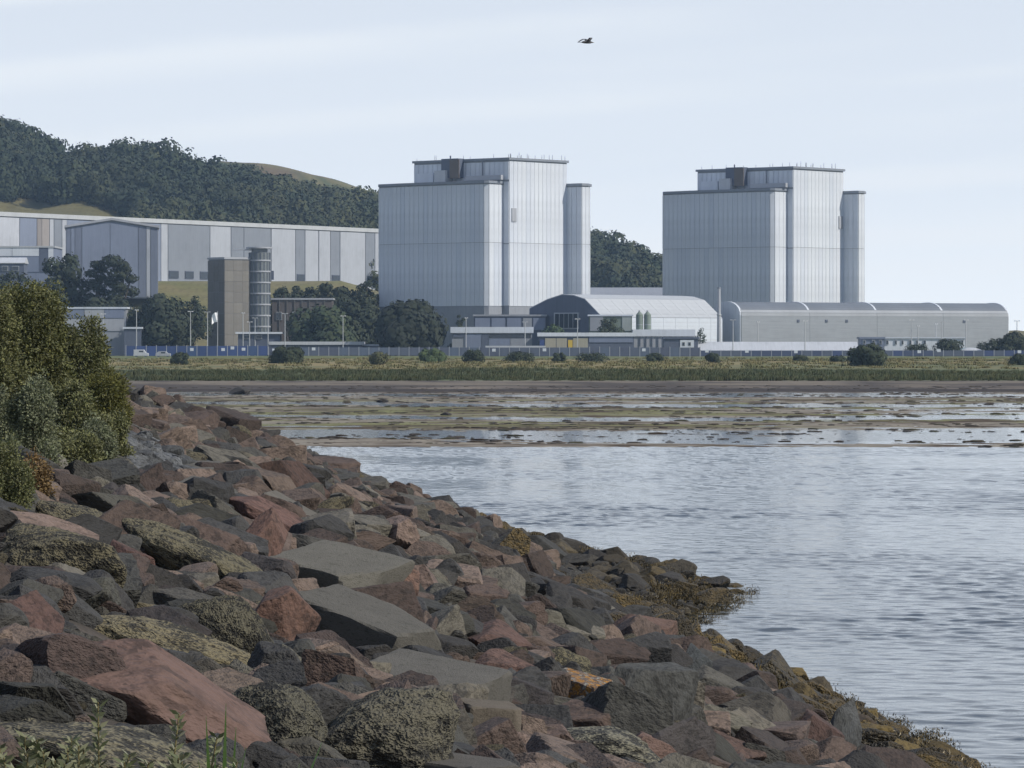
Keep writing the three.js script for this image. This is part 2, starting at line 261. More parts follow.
// the boulders that can be recognised: [x, y of the middle, width, height in the photograph, kind, material, colour, depth share, thickness share, yaw, pitch, roll, label]
const heroes = [
  [338, 574, 116, 78, 'slab', 'conc', [0.205, 0.205, 0.165], 1.2, 0.36, -0.42, 0.10, -0.16, 'broad pale concrete slab lying tilted above a second slab'],
  [362, 632, 160, 66, 'slab', 'conc', [0.175, 0.175, 0.145], 0.62, 0.5, -0.55, 0.0, -0.24, 'long concrete block with shaded flank wedged under the broad pale slab'],
  [432, 684, 148, 72, 'slab', 'conc', [0.185, 0.185, 0.155], 0.85, 0.40, -0.40, 0.08, -0.12, 'flat square topped concrete block beside the rough round boulders'],
  [458, 762, 130, 60, 'slab', 'conc', [0.165, 0.160, 0.135], 0.9, 0.4, -0.5, 0.0, -0.08, 'concrete block with pale top wedged beside the rough grey boulder'],
  [487, 722, 66, 56, 'slab', 'conc', [0.28, 0.25, 0.185], 0.8, 0.6, 0.3, 0.1, -0.1, 'tan concrete stump between square topped block and rough boulder'],
  [386, 732, 168, 108, 'lump', 'speck', [0.22, 0.215, 0.185], 0.8, 0.62, 0.2, 0, 0.05, 'dark rough round boulder crusted with pale specks below the square concrete block'],
  [272, 716, 130, 100, 'lump', 'speck', [0.20, 0.20, 0.175], 0.9, 0.62, 0.4, 0, -0.15, 'dark crusted boulder wedged between red slab and round rough boulder'],
  [566, 748, 186, 74, 'lump', 'speck', [0.33, 0.33, 0.29], 0.9, 0.5, 0, 0, -0.06, 'broad grey rough topped boulder crusted with pale specks'],
  [172, 692, 196, 116, 'stone', 'sand', [0.28, 0.175, 0.145], 0.75, 0.42, 0.35, 0.12, -0.42, 'big smooth red sandstone slab dipping seaward beside leafy plant'],
  [26, 630, 84, 64, 'stone', 'sand', [0.20, 0.115, 0.095], 0.9, 0.7, 0.2, 0, -0.2, 'dark red boulder leaning against the flecked bed rock'],
  [50, 555, 130, 84, 'lump', 'speck', [0.24, 0.225, 0.165], 0.9, 0.6, 0.1, 0, -0.2, 'large tan and black mottled boulder just below the bushes'],
  [86, 522, 118, 54, 'lump', 'speck', [0.26, 0.245, 0.185], 0.8, 0.5, -0.2, 0, -0.45, 'long mottled hump of rock dipping away from the bushes'],
  [200, 556, 140, 66, 'lump', 'speck', [0.25, 0.235, 0.175], 0.8, 0.5, -0.1, 0, -0.42, 'elongated mottled boulder with shaded flank above the red wedge'],
  [124, 510, 86, 42, 'stone', 'sand', [0.13, 0.125, 0.10], 0.6, 0.5, -0.2, 0, -0.35, 'dark olive wedge shaped slab below small blue grey rubble'],
  [155, 606, 96, 42, 'stone', 'sand', [0.27, 0.23, 0.14], 0.5, 0.4, -0.1, 0.1, -0.38, 'thin tan curved slab resting on flecked bed rock'],
  [158, 632, 190, 84, 'lump', 'speck', [0.33, 0.30, 0.215], 0.8, 0.42, 0, 0, -0.30, 'broad pale tan flecked bed rock under the thin curved slab'],
  [216, 628, 96, 88, 'lump', 'speck', [0.21, 0.205, 0.165], 0.8, 0.6, 0.1, 0, -0.45, 'dark pitted boulder between flecked bed rock and red wedge'],
  [278, 622, 72, 66, 'stone', 'sand', [0.25, 0.14, 0.105], 0.8, 0.7, 0.5, 0, -0.55, 'red wedge shaped boulder left of the long concrete block'],
  [128, 560, 46, 34, 'stone', 'sand', [0.20, 0.105, 0.085], 0.8, 0.8, 0.4, 0.1, 0.1, 'small dark red pointed stone between the mottled boulders'],
  [272, 518, 82, 44, 'stone', 'sand', [0.27, 0.155, 0.13], 0.5, 0.5, -0.2, 0.1, -0.48, 'smooth pinkish red slab sloping down to the concrete slab'],
  [282, 490, 72, 52, 'stone', 'sand', [0.14, 0.082, 0.066], 0.6, 0.7, 0.5, 0.2, -0.5, 'big dark red slab standing on edge above the pinkish slab'],
  [186, 468, 64, 26, 'slab', 'conc', [0.19, 0.19, 0.16], 1.2, 0.4, -0.1, 0.1, -0.05, 'flat concrete slab topping a stepped pair of blocks'],
  [206, 498, 62, 40, 'slab', 'conc', [0.17, 0.17, 0.145], 1.0, 0.5, -0.3, 0.1, -0.25, 'lower concrete block of a stepped pair beside blue grey rubble'],
  [398, 598, 42, 46, 'stone', 'sand', [0.33, 0.20, 0.155], 0.7, 0.75, 0.2, 0, -0.1, 'pinkish upright boulder standing against the broad pale slab'],
  [300, 510, 90, 22, 'slab', 'conc', [0.22, 0.215, 0.175], 0.5, 0.3, -0.4, 0, -0.45, 'thin pale concrete strip under the dark red slab on edge'],
  [497, 642, 76, 40, 'stone', 'sand', [0.21, 0.125, 0.105], 0.7, 0.6, 0.3, 0.1, -0.15, 'flat topped red block with dark end beside the square concrete block'],
  [502, 668, 60, 36, 'stone', 'sand', [0.28, 0.17, 0.14], 0.7, 0.6, -0.3, 0.1, -0.15, 'rounded red stone behind the tan concrete stump'],
  [578, 692, 56, 46, 'slab', 'lichen', [1, 1, 1], 0.7, 0.55, -0.5, 0.1, -0.2, 'stone spotted with bright orange lichen'],
  [636, 634, 66, 36, 'stone', 'sand', [0.25, 0.155, 0.125], 0.7, 0.6, 0.2, 0, 0.05, 'wide red peaked boulder above the notch of open water'],
  [656, 705, 78, 60, 'stone', 'sand', [0.135, 0.14, 0.135], 0.7, 0.9, 0.7, 0, 0.2, 'pointed grey green boulder with dark side among red stones'],
  [648, 752, 62, 36, 'stone', 'sand', [0.30, 0.19, 0.155], 0.8, 0.7, 0.1, 0, 0, 'pinkish stone touching the broad grey rough topped boulder'],
  [548, 556, 62, 38, 'stone', 'sand', [0.085, 0.085, 0.078], 0.5, 0.5, -0.2, 0, -0.45, 'long dark slab dipping towards the gravel spit'],
  [680, 640, 34, 28, 'lump', 'weedRock', [0.10, 0.08, 0.04], 0.9, 0.9, 0, 0, 0, 'round weed covered boulder at the notch of open water'],
  [712, 684, 56, 34, 'stone', 'sand', [0.20, 0.19, 0.16], 0.8, 0.6, 0.1, 0.1, -0.1, 'flat pale grey stone with dark front above the weed covered rocks'],
  [770, 684, 66, 46, 'stone', 'weedRock', [0.13, 0.105, 0.055], 0.8, 0.7, 0.2, 0.1, -0.35, 'large olive brown weedy boulder sloping seaward'],
  [808, 744, 56, 46, 'stone', 'sand', [0.17, 0.10, 0.085], 0.8, 0.9, 0.6, 0, -0.3, 'dark red pointed boulder above wet brown seaweed'],
  [836, 752, 34, 42, 'stone', 'sand', [0.16, 0.17, 0.175], 0.5, 1.2, 0.3, 0, -0.35, 'blue grey shard leaning beside wet brown seaweed'],
  [722, 752, 60, 40, 'stone', 'sand', [0.20, 0.125, 0.10], 0.8, 0.6, 0.2, 0, -0.15, 'dull red block below the pointed grey green boulder'],
  [692, 666, 36, 38, 'stone', 'sand', [0.10, 0.115, 0.125], 0.7, 0.62, 0.9, 0.1, -0.3, 'slim blue grey boulder left of the flat pale grey stone'],
  [130, 745, 300, 110, 'lump', 'speck', [0.30, 0.285, 0.225], 0.8, 0.4, 0.1, 0, -0.25, 'pale flecked boulder behind the leafy plant and grass blades'],
  [322, 752, 70, 48, 'stone', 'sand', [0.16, 0.15, 0.12], 0.7, 0.6, 0.1, 0, -0.5, 'small dark stone below the crusted round boulder'],
  [120, 462, 60, 24, 'stone', 'sand', [0.14, 0.13, 0.11], 0.7, 0.5, 0, 0, -0.3, 'dark flat stone at the foot of the yellow green bush'],
  [262, 556, 44, 46, 'stone', 'sand', [0.26, 0.15, 0.12], 0.7, 0.9, 0.7, 0, -0.4, 'red block leaning on the left edge of the broad pale slab'],
  [432, 590, 52, 44, 'stone', 'sand', [0.19, 0.185, 0.145], 0.7, 0.5, -0.2, 0, -0.4, 'grey green slab right of the pinkish upright boulder'],
  [390, 552, 60, 36, 'stone', 'sand', [0.26, 0.165, 0.125], 0.8, 0.5, 0.2, 0, -0.3, 'flat red brown slab behind the broad pale slab'],
];
const taken = [];
heroes.forEach(([px, py, w, h, kind, mat, col, dz, ty, yaw, pitch, roll, label], i) => {
  const [x, D] = onBank(px, py + h * 0.12, 0.12), m = D / F, W = w * m / 2, T = Math.max(h * m, w * m * 0.3) * ty * 0.95;
  const g = kind === 'slab' ? rockGeo(900 + i, 16, { block: 0.8, k: 40, rough: 0.012, uvs: 0.7 }) : kind === 'lump' ? rockGeo(900 + i, 22, { planes: 18, k: 9, rough: 0.07, lump: 0.16, uvs: 0.55 }) : rockGeo(900 + i, 18, { planes: 10, k: 46, rough: 0.03 });
  const conc = mat === 'conc', o = single(conc ? 'concrete_slab' : 'boulder', g, tinted(mat, mat === 'lichen' ? [0.8, 0.8, 0.8] : mat === 'conc' ? [col[0] * 0.60, col[1] * 0.575, col[2] * 0.63] : col.map(k => k * (mat === 'speck' ? 0.46 : 0.42))), label, conc ? 'concrete block' : 'boulder', conc ? 'concrete blocks in the rock armour' : 'boulders of the rock armour');
  const q = kind === 'slab' ? 0.94 : 1.16; o.scale.set(W * q, T * 1.1, W * dz * q); o.rotation.set(pitch, yaw, roll, 'YXZ'); o.position.set(x, bankH(x, D) + T * 0.35, -D);
  taken.push([x, D, W * 0.8, px, py, w, h]);
});

// all other stones: by size and place; those that show largest are things, the rest is rubble
const stoneVar = [], blockVar = [], lumpVar = [], smallVar = [];
for (let i = 0; i < 20; i++) stoneVar.push(rockGeo(100 + i, 11, { planes: 7 + i % 5, k: 48, rough: 0.028 }));
for (let i = 0; i < 4; i++) blockVar.push(rockGeo(140 + i, 10, { block: 1.8, k: 50, rough: 0.022 }));
for (let i = 0; i < 4; i++) lumpVar.push(rockGeo(160 + i, 11, { planes: 16, k: 10, rough: 0.08, lump: 0.16 }));
for (let i = 0; i < 8; i++) smallVar.push(rockGeo(180 + i, 5, { planes: 7 + i % 5, k: 48, rough: 0.035 }));
const stones = [], WEED_BELT = d => table([[48, 0], [57, 3.7], [80, 3.2], [94, 0]], d);   // extra width of the weedy belt along the near shore
{
  const r = rngOf(2024);
  const pick = a => a[Math.floor(r() * a.length)];
  for (let D = 12; D < 500;) {
    const stoneSize = table([[0, 0.12], [13, 0.12], [40, 0.34], [70, 0.36], [110, 0.42], [160, 0.52], [210, 0.60], [260, 0.65]], D), c = stoneSize * 0.74;
    const S1 = 13.6 + shoreX(D) - baseX(D);
    for (let s = -0.4; s < S1; s += c) {
      const d = D + (r() - 0.5) * c * 1.6, ss = s + (r() - 0.5) * c * 1.2, x = shoreX(d) - ss;
      let size = stoneSize * (0.42 + 1.45 * Math.pow(r(), 3.4));
      const sb = baseX(d) - x, gravel = d > 88 && d < 134 && sb < 1.2, crest = smooth(11.2, 13.4, sb + (fbm2(x, d, 2, 44) - 0.5) * 3);
      if (r() < crest * (d < 40 ? 0.35 : 0.8)) continue;
      if (gravel && r() < 0.8) size *= 0.42;
      if (ss < 0 && r() < 0.5) continue;
      if (ss < -0.3) size *= 0.7;
      const zone = fbm2(x * 0.5, d * 0.3, 2, 55), wet = ss + (r() - 0.5) * 1.2 - WEED_BELT(d);
      let kind, mat = 'sand', col, v;
      const q = wet < 3 ? 0.3 + 0.5 * r() : r();
      if (wet < 1.1) { kind = 'weedy'; mat = r() < 0.85 ? 'weedRock' : 'sand'; col = pick(OLIVE); v = r() < 0.5 ? pick(lumpVar) : pick(stoneVar); }
      else if (q < 0.42 + (zone - 0.5) * 0.8) { kind = 'red'; col = pick(RED); v = r() < 0.25 ? pick(blockVar) : pick(stoneVar); }
      else if (q < 0.74) { kind = 'dark'; col = pick(DARK); v = pick(stoneVar); }
      else if (q < 0.92) { kind = 'grey'; col = pick(GREY); v = r() < 0.3 ? pick(blockVar) : pick(stoneVar); }
      else { kind = 'mottled'; mat = 'speck'; col = pick(TAN); v = pick(lumpVar); }
      if (gravel) { if (kind !== 'weedy' || size < 0.25) { kind = 'dark'; mat = 'sand'; col = mix3(pick(DARK), pick(OLIVE), r() * 0.5); v = pick(stoneVar); } }
      const t = 0.85 + 0.3 * r(); col = col.map(k => k * t);
      const sx = size * (0.8 + 0.5 * r()) * 0.72, sy = size * (0.40 + 0.35 * r()) * 0.8, sz = size * (0.65 + 0.5 * r()) * 0.72;
      const y = bankH(x, d) + sy * (0.10 + 0.45 * r());
      const e = new THREE.Euler((r() - 0.5) * 0.7, r() * 6.283, (r() - 0.5) * 0.5 - 0.28, 'YXZ');
      // stones keep clear of the recognisable boulders
      if (taken.some(([tx, tD, tr]) => { const k = Math.abs(tD - d), l = Math.abs(tx - x); return l < tr * 0.85 && k < tr * 0.8; })) continue;
      const px = 512 + x * F / d, py = HORIZON + (EYE - y) * F / d, pw = sx * 2 * F / d;
      if (taken.some(([tx, tD, tr, hx, hy, hw, hh]) => d < tD && d > tD - 4 && Math.abs(px - hx) < hw * 0.42 + pw * 0.2 && Math.abs(py - hy) < hh * 0.36 + pw * 0.1)) continue;
      if (px < -160 && d < 200) continue;
      stones.push({ x, d, y, sx, sy, sz, e, kind, mat, col, v, px, py, pw, ss, show: px > -5 && px < 1029 && py < 775 && py > 385 ? sx * sy / (d * d) : 0 });
    }
    D += c;
  }
  // blue grey rubble on the upper bank
  for (let i = 0; i < 520; i++) {
    const px = 118 + r() * 84 + (r() - 0.5) * 30, py = 458 + (px - 118) * 0.5 + (r() - 0.5) * 46, [x, d] = onBank(px, py), size = 0.10 + 0.16 * r();
    stones.push({ x, d, y: bankH(x, d) + size * 0.3, sx: size, sy: size * 0.6, sz: size * 0.8, e: new THREE.Euler(r() - 0.5, r() * 6, r() - 0.5), kind: 'dark', mat: 'sand', col: (t => [0.10 * t, 0.107 * t, 0.115 * t])(0.5 + 0.9 * r()), v: smallVar[i % 8], px, py, pw: 8, ss: 9, show: 0 });
  }
  stones.sort((a, b) => b.show - a.show);
}
const STONE_LABEL = {
  red: ['angular red brown sandstone boulder', 'red sandstone boulders'], dark: ['angular dark grey boulder', 'dark boulders'], grey: ['angular grey stone boulder', 'grey boulders'],
  mottled: ['rounded boulder mottled tan and black', 'mottled boulders'], weedy: ['boulder coated in olive brown seaweed', 'weed coated boulders'],
};
const looks = s => (s.col[1] / { red: 0.066, dark: 0.033, grey: 0.07, mottled: 0.11, weedy: 0.055 }[s.kind] > 1.08 ? 'pale ' : s.col[1] / { red: 0.066, dark: 0.033, grey: 0.07, mottled: 0.11, weedy: 0.055 }[s.kind] < 0.85 ? 'deep toned ' : '') + (blockVar.includes(s.v) ? 'squarish ' : s.sy / s.sx < 0.5 ? 'flattish ' : s.sx / s.sz > 1.35 || s.sz / s.sx > 1.35 ? 'elongated ' : '');
const zoneOf = s => s.kind === 'weedy' ? 'along the waterline' : s.d > 130 ? 'on the far run of the rock bank' : s.ss < 4.2 ? 'low on the rock bank above the weed' : s.ss < 8.5 ? 'halfway up the rock bank' : 'high on the bank near the bushes';
const NEAR = 255, heroSpot = taken.map(([x, D], i) => [x, D, heroes[i][12].split(/ (?:lying|with|wedged|beside|below|between|crusted|dipping|leaning|just|above|resting|under|left|sloping|standing|topping|of|behind|spotted|among|touching|at|right|on) /)[0]]);
const beside = s => { let b = null, m = 1.5; for (const [x, D, l] of heroSpot) { const k = Math.hypot(x - s.x, D - s.d); if (k < m) { m = k; b = l; } } return b && b.split(' ').length > 2 ? 'beside the ' + b : zoneOf(s); };
for (const s of stones.slice(0, NEAR)) {
  const [l, g] = STONE_LABEL[s.kind], o = single('boulder', s.v, tinted(s.mat, s.col.map(k => Math.max(1, Math.round(k * 200)) / 200)), looks(s) + l + ' ' + beside(s), 'boulder', looks(s) + g + ' ' + beside(s));
  o.scale.set(s.sx, s.sy, s.sz); o.rotation.copy(s.e); o.position.set(s.x, s.y, -s.d);
}
function scatter(parent, name, geo, m, list) {            // list of {p, q or e, s, col}
  const o = shade(new THREE.InstancedMesh(geo, m, list.length)); o.name = name; const X = new THREE.Matrix4(), Q = new THREE.Quaternion();
  list.forEach((s, i) => { Q.setFromEuler(s.e); o.setMatrixAt(i, X.compose(s.p, Q, s.s)); if (s.col) o.setColorAt(i, rgb(...s.col)); });
  parent.add(o); return o;
}
function heap(name, label, category) { const o = new THREE.Group(); o.name = numbered(name); scene.add(o); return tag(o, label, category, null, 'stuff'); }
{
  const g = heap('rubble_stones', 'smaller red, grey and dark stones filling the rock bank between the boulders', 'stones'), by = new Map();
  for (const s of stones.slice(NEAR)) {
    if (s.v && s.d > 45 && s.pw < 26 && !lumpVar.includes(s.v)) s.v = smallVar[Math.abs(Math.round(s.x * 91)) % 8];
    const k = s.v.uuid + s.mat; if (!by.has(k)) by.set(k, [s.v, s.mat, []]); by.get(k)[2].push({ p: new THREE.Vector3(s.x, s.y, -s.d), e: s.e, s: new THREE.Vector3(s.sx, s.sy, s.sz), col: s.col });
  }
  for (const [v, m, list] of by.values()) scatter(g, 'stone', v, M[m], list);
}
// ---------------------------------------------------------------- works buildings on the far shore
const grainTex = tile(256, (u, v) => { const a = pf(u, v, 4, 4, 801), s = periodic(u, v, 64, 811, 4), b = pf(u, v, 60, 2, 821), k = smooth(0.72, 0.9, periodic(u, v, 48, 831, 2)); return 0.72 + 0.18 * a + 0.09 * s + 0.06 * b - 0.06 * k; }, true);
grainTex.repeat.set(0.06, 0.06);
function boxUV(g) { g = g.index ? g.toNonIndexed() : g; const p = g.attributes.position, uv = []; const A = new THREE.Vector3(), B = new THREE.Vector3(), C = new THREE.Vector3(); for (let i = 0; i < p.count; i += 3) { A.fromBufferAttribute(p, i); B.fromBufferAttribute(p, i + 1); C.fromBufferAttribute(p, i + 2); const n = B.clone().sub(A).cross(C.clone().sub(A)), x = Math.abs(n.x), y = Math.abs(n.y), z = Math.abs(n.z); for (const v of [A, B, C]) uv.push(...(y > x && y > z ? [v.x, v.z] : x > z ? [v.z, v.y] : [v.x, v.y])); } g.setAttribute('uv', new THREE.Float32BufferAttribute(uv, 2)); return g; }
const paint = (r, g, b, ro = 0.6) => std([r, g, b], ro, { map: grainTex });
M.clad = [paint(0.62, 0.665, 0.735), paint(0.605, 0.65, 0.725), paint(0.635, 0.68, 0.745), paint(0.58, 0.63, 0.71), paint(0.625, 0.67, 0.735)];
M.cladDark = paint(0.36, 0.38, 0.42); M.gap = std([0.24, 0.26, 0.29], 0.9); M.coping = paint(0.22, 0.245, 0.29); M.rust = paint(0.13, 0.11, 0.098); M.white = paint(0.49, 0.515, 0.55); M.roofPale = paint(0.46, 0.485, 0.51, 0.5);
M.greyWall = paint(0.27, 0.29, 0.33); M.blueGrey = paint(0.185, 0.22, 0.31); M.slate = paint(0.095, 0.115, 0.165); M.glass = new THREE.MeshPhysicalMaterial({ color: rgb(0.03, 0.04, 0.055), roughness: 0.12 }); M.post = paint(0.45, 0.47, 0.49, 0.5); M.blue = paint(0.04, 0.075, 0.22); M.yellow = paint(0.62, 0.44, 0.06); M.tanWall = paint(0.36, 0.34, 0.27); M.brick = paint(0.105, 0.092, 0.09); M.concDark = paint(0.145, 0.14, 0.135); M.concTan = paint(0.18, 0.172, 0.158); M.drum = paint(0.15, 0.17, 0.18); M.teal = paint(0.10, 0.33, 0.38); M.green = paint(0.16, 0.20, 0.17); M.bark = std([0.07, 0.055, 0.04], 0.95);
const PANEL = {};
const panelBox = (w, h, t) => PANEL[[w.toFixed(2), h.toFixed(2), t]] ??= boxUV(new THREE.BoxGeometry(w, h, t));

// cladding sheets along a wall line a -> b (local x, z), outward normal to the right of travel seen from above
function cladWall(o, a, b, y0, y1, pitch, mats, r, name = 'cladding_panel', rows = 1, seam = 0.35) {
  const dx = b[0] - a[0], dz = b[1] - a[1], L = Math.hypot(dx, dz), n = Math.max(1, Math.round(L / pitch)), w = L / n, ang = Math.atan2(-dz, dx), nx = -dz / L, nz = dx / L, hh = (y1 - y0) / rows;
  for (let i = 0; i < n; i++) { const strip = r(); for (let k = 0; k < rows; k++) { const q = (strip + (r() - 0.5) * 0.25 + 1) % 1; const m = part(name, panelBox(w - 0.13, hh - seam, 0.16), mats[Math.floor(q * mats.length)], o); m.position.set(a[0] + dx * (i + 0.5) / n + nx * 0.1, y0 + hh * (k + 0.5), a[1] + dz * (i + 0.5) / n + nz * 0.1); m.rotation.y = ang; } }
}
function prism(poly, y0, y1) {                               // poly of [x, z], counter-clockwise seen from above or not, closed top and bottom
  const s = new THREE.Shape(poly.map(([x, z]) => new THREE.Vector2(x, -z))); const g = new THREE.ExtrudeGeometry(s, { depth: y1 - y0, bevelEnabled: false }); g.rotateX(-Math.PI / 2); g.translate(0, y0, 0); return boxUV(g);
}
function reactor(label, cornerPx, D, louvre) {
  const base = landH(xAt(cornerPx, D), D), o = thing('reactor_building', label, 'building', new THREE.Vector3(xAt(cornerPx, D), base, -D), -0.70, 'white clad reactor buildings'), r = rngOf(Math.round(cornerPx));
  const top = 67.2, low = 59.2, foot = 16.6, seam = 38.2, WL = 43, WR = 31;
  const hall = [[-WL, 0], [0, 0], [0, -WR], [-WL, -WR]];
  const wing = [[-WL - 13.6, -0.1], [-WL - 13.6, 3.2], [-WL - 10, 6.6], [-40, 8.3], [-14, 8.6], [-4.0, 8.4], [-2.7, 7.4], [-2.7, -0.1]];
  const rear = [[6.7, -WR], [6.7, -WR - 3.7], [3, -WR - 9], [-WL - 4, -WR - 9], [-WL - 4, -WR]];
  part('core_wall', prism(hall, 0, top - 0.4), M.gap, o);
  part('front_wing_wall', prism(wing, 0, low - 0.4), M.gap, o);
  part('rear_wing_wall', prism(rear, 0, low - 0.4), M.gap, o);
  const fix = (poly, close) => { for (let i = 0; i < poly.length - (close ? 0 : 1); i++) { const a = poly[i], b = poly[(i + 1) % poly.length]; yield_(a, b); } };
  let rng; const yield_ = (a, b) => { cladWall(o, a, b, rng[0], seam, 2.15, M.clad, r, 'cladding_panel', 1, 0.14); cladWall(o, a, b, seam, rng[1], 2.15, M.clad, r, 'cladding_panel', 1, 0.14); };
  rng = [foot, top - 1.2];
  yield_(hall[1], hall[2]);                                   // lit side of the tall hall
  cladWall(o, hall[0], hall[1], low + 0.3, top - 1.2, 2.15, M.clad, r, 'cladding_panel', 1);
  cladWall(o, [-2.4, 0], [0, 0], foot, low, 2.4, M.clad.slice(1, 2), r, 'cladding_panel', 2);
  rng = [foot, low - 1.2];
  for (let i = 1; i < wing.length - 1; i++) yield_(wing[i], wing[i + 1]);
  yield_([0, -WR + 0.0], [6.7, -WR]); yield_(rear[0], rear[1]); yield_(rear[1], rear[2]);
  const grow = (poly, k) => { const cx = poly.reduce((s, p) => s + p[0], 0) / poly.length, cz = poly.reduce((s, p) => s + p[1], 0) / poly.length; return poly.map(([x, z]) => [x + Math.sign(x - cx) * k, z + Math.sign(z - cz) * k]); };
  part('roof_coping', prism(grow(hall, 0.55), top - 0.8, top), M.coping, o);
  part('roof_coping', prism(grow(wing, 0.5), low - 0.85, low), M.coping, o);
  part('roof_coping', prism(grow(rear, 0.5), low - 0.85, low), M.coping, o);
  part('plinth', prism(grow(wing, 0.25), 0, foot - 0.3), M.greyWall, o);
  part('plinth', prism(grow(hall, 0.22), 0, foot - 0.4), M.greyWall, o);
  // plant on the wing roof against the hall
  const pod = part('plant_housing', box(7.6, 6.6, 3.2, -24, low + 4.9, 1.6), M.slate, o); part('louvre', box(4.2, 6.4, 0.3, -21.6, low + 4.6, 3.36), M.rust, pod); part('vent_pipe', cyl(0.25, 0.25, 1.2, 8, -25, low + 8.1, 1.6), M.slate, pod);
  part('roof_cabin', box(5, 4.2, 4, -27.5, low + 2.1, 2.4), M.white, o); part('roof_cabin', box(7.5, 3.4, 3, -35, low + 1.7, 2), M.clad[1], o); part('duct', box(16, 1.6, 1.2, -9, low + 1.2, 2.5), M.cladDark, o);
  part('drain_pipe', cyl(0.22, 0.22, top - low - 1, 8, -11.5, low, 0.5), M.coping, o);
  part('louvre', box(0.3, 4.6, 2.4, 0.32, low - 11.5, louvre), M.cladDark, o);
  for (let i = 0; i < 24; i++) { const e = r(), side = r() < 0.6, x = side ? -0.3 : -WL + e * WL, z = side ? -e * WR : -0.3; part('lightning_rod', cyl(0.09, 0.06, 0.9 + 1.1 * r(), 5, x, top - 0.05, z), M.coping, o); }
  return o;
}
reactor('broad white clad reactor building beside the wooded hill', 509, 1361, -0.9 - 1.4);
reactor('narrower looking white clad reactor building behind the long arched hall', 793, 1434, -29);

// a plain works building facing the bay, given by its outline in the photograph
function works(name, label, D, px0, px1, pyTop, { depth = 12, wall = M.greyWall, roof = M.roofPale, roofT = 0.6, over = 0.4, bays = [], windows = [], turn = 0, rise = 0, category = 'building', group, ribs = 0, ribMat } = {}) {
  const k = D / F, cx = xAt((px0 + px1) / 2, D), base = landH(cx, D + depth / 2) - 0.3, w = (px1 - px0) * k, h = yAt(pyTop, D) - base, o = thing(name, label, category, new THREE.Vector3(cx, base, -D - depth / 2), turn, group);
  part('wall', boxUV(box(w, h - roofT, depth, 0, (h - roofT) / 2, 0)), wall, o);
  if (rise) { const s = new THREE.Shape([[-depth / 2 - over, 0], [depth / 2 + over, 0], [depth / 2 + over, 0.25], [0, rise], [-depth / 2 - over, 0.25]].map(p => new THREE.Vector2(...p))); const g = new THREE.ExtrudeGeometry(s, { depth: w + 2 * over, bevelEnabled: false }); g.translate(0, 0, -w / 2 - over); g.rotateY(Math.PI / 2); g.translate(0, h - roofT, 0); part('roof', boxUV(g), roof, o); }
  else part('roof', boxUV(box(w + 2 * over, roofT, depth + 2 * over, 0, h - roofT / 2, 0)), roof, o);
  const X = px => (px - (px0 + px1) / 2) * k, Y = py => yAt(py, D) - base, zf = depth / 2;
  for (const [a, b, t, u, m, nm = 'wall_panel'] of bays) part(nm, boxUV(box((b - a) * k - 0.06, Y(t) - Y(u), 0.2, X((a + b) / 2), (Y(t) + Y(u)) / 2, zf + 0.1)), m, o);
  for (const [a, b, t, u] of windows) { const f = part('window', box((b - a) * k, Y(t) - Y(u), 0.3, X((a + b) / 2), (Y(t) + Y(u)) / 2, zf + 0.12), M.post, o); part('pane', box((b - a) * k - 0.25, Y(t) - Y(u) - 0.25, 0.1, X((a + b) / 2), (Y(t) + Y(u)) / 2, zf + 0.26), M.glass, f); }
  for (let i = 1; i < ribs; i++) part('pilaster', box(0.25, h - roofT - 0.1, 0.3, -w / 2 + w * i / ribs, (h - roofT) / 2, zf + 0.15), ribMat || M.slate, o);
  return o;
}
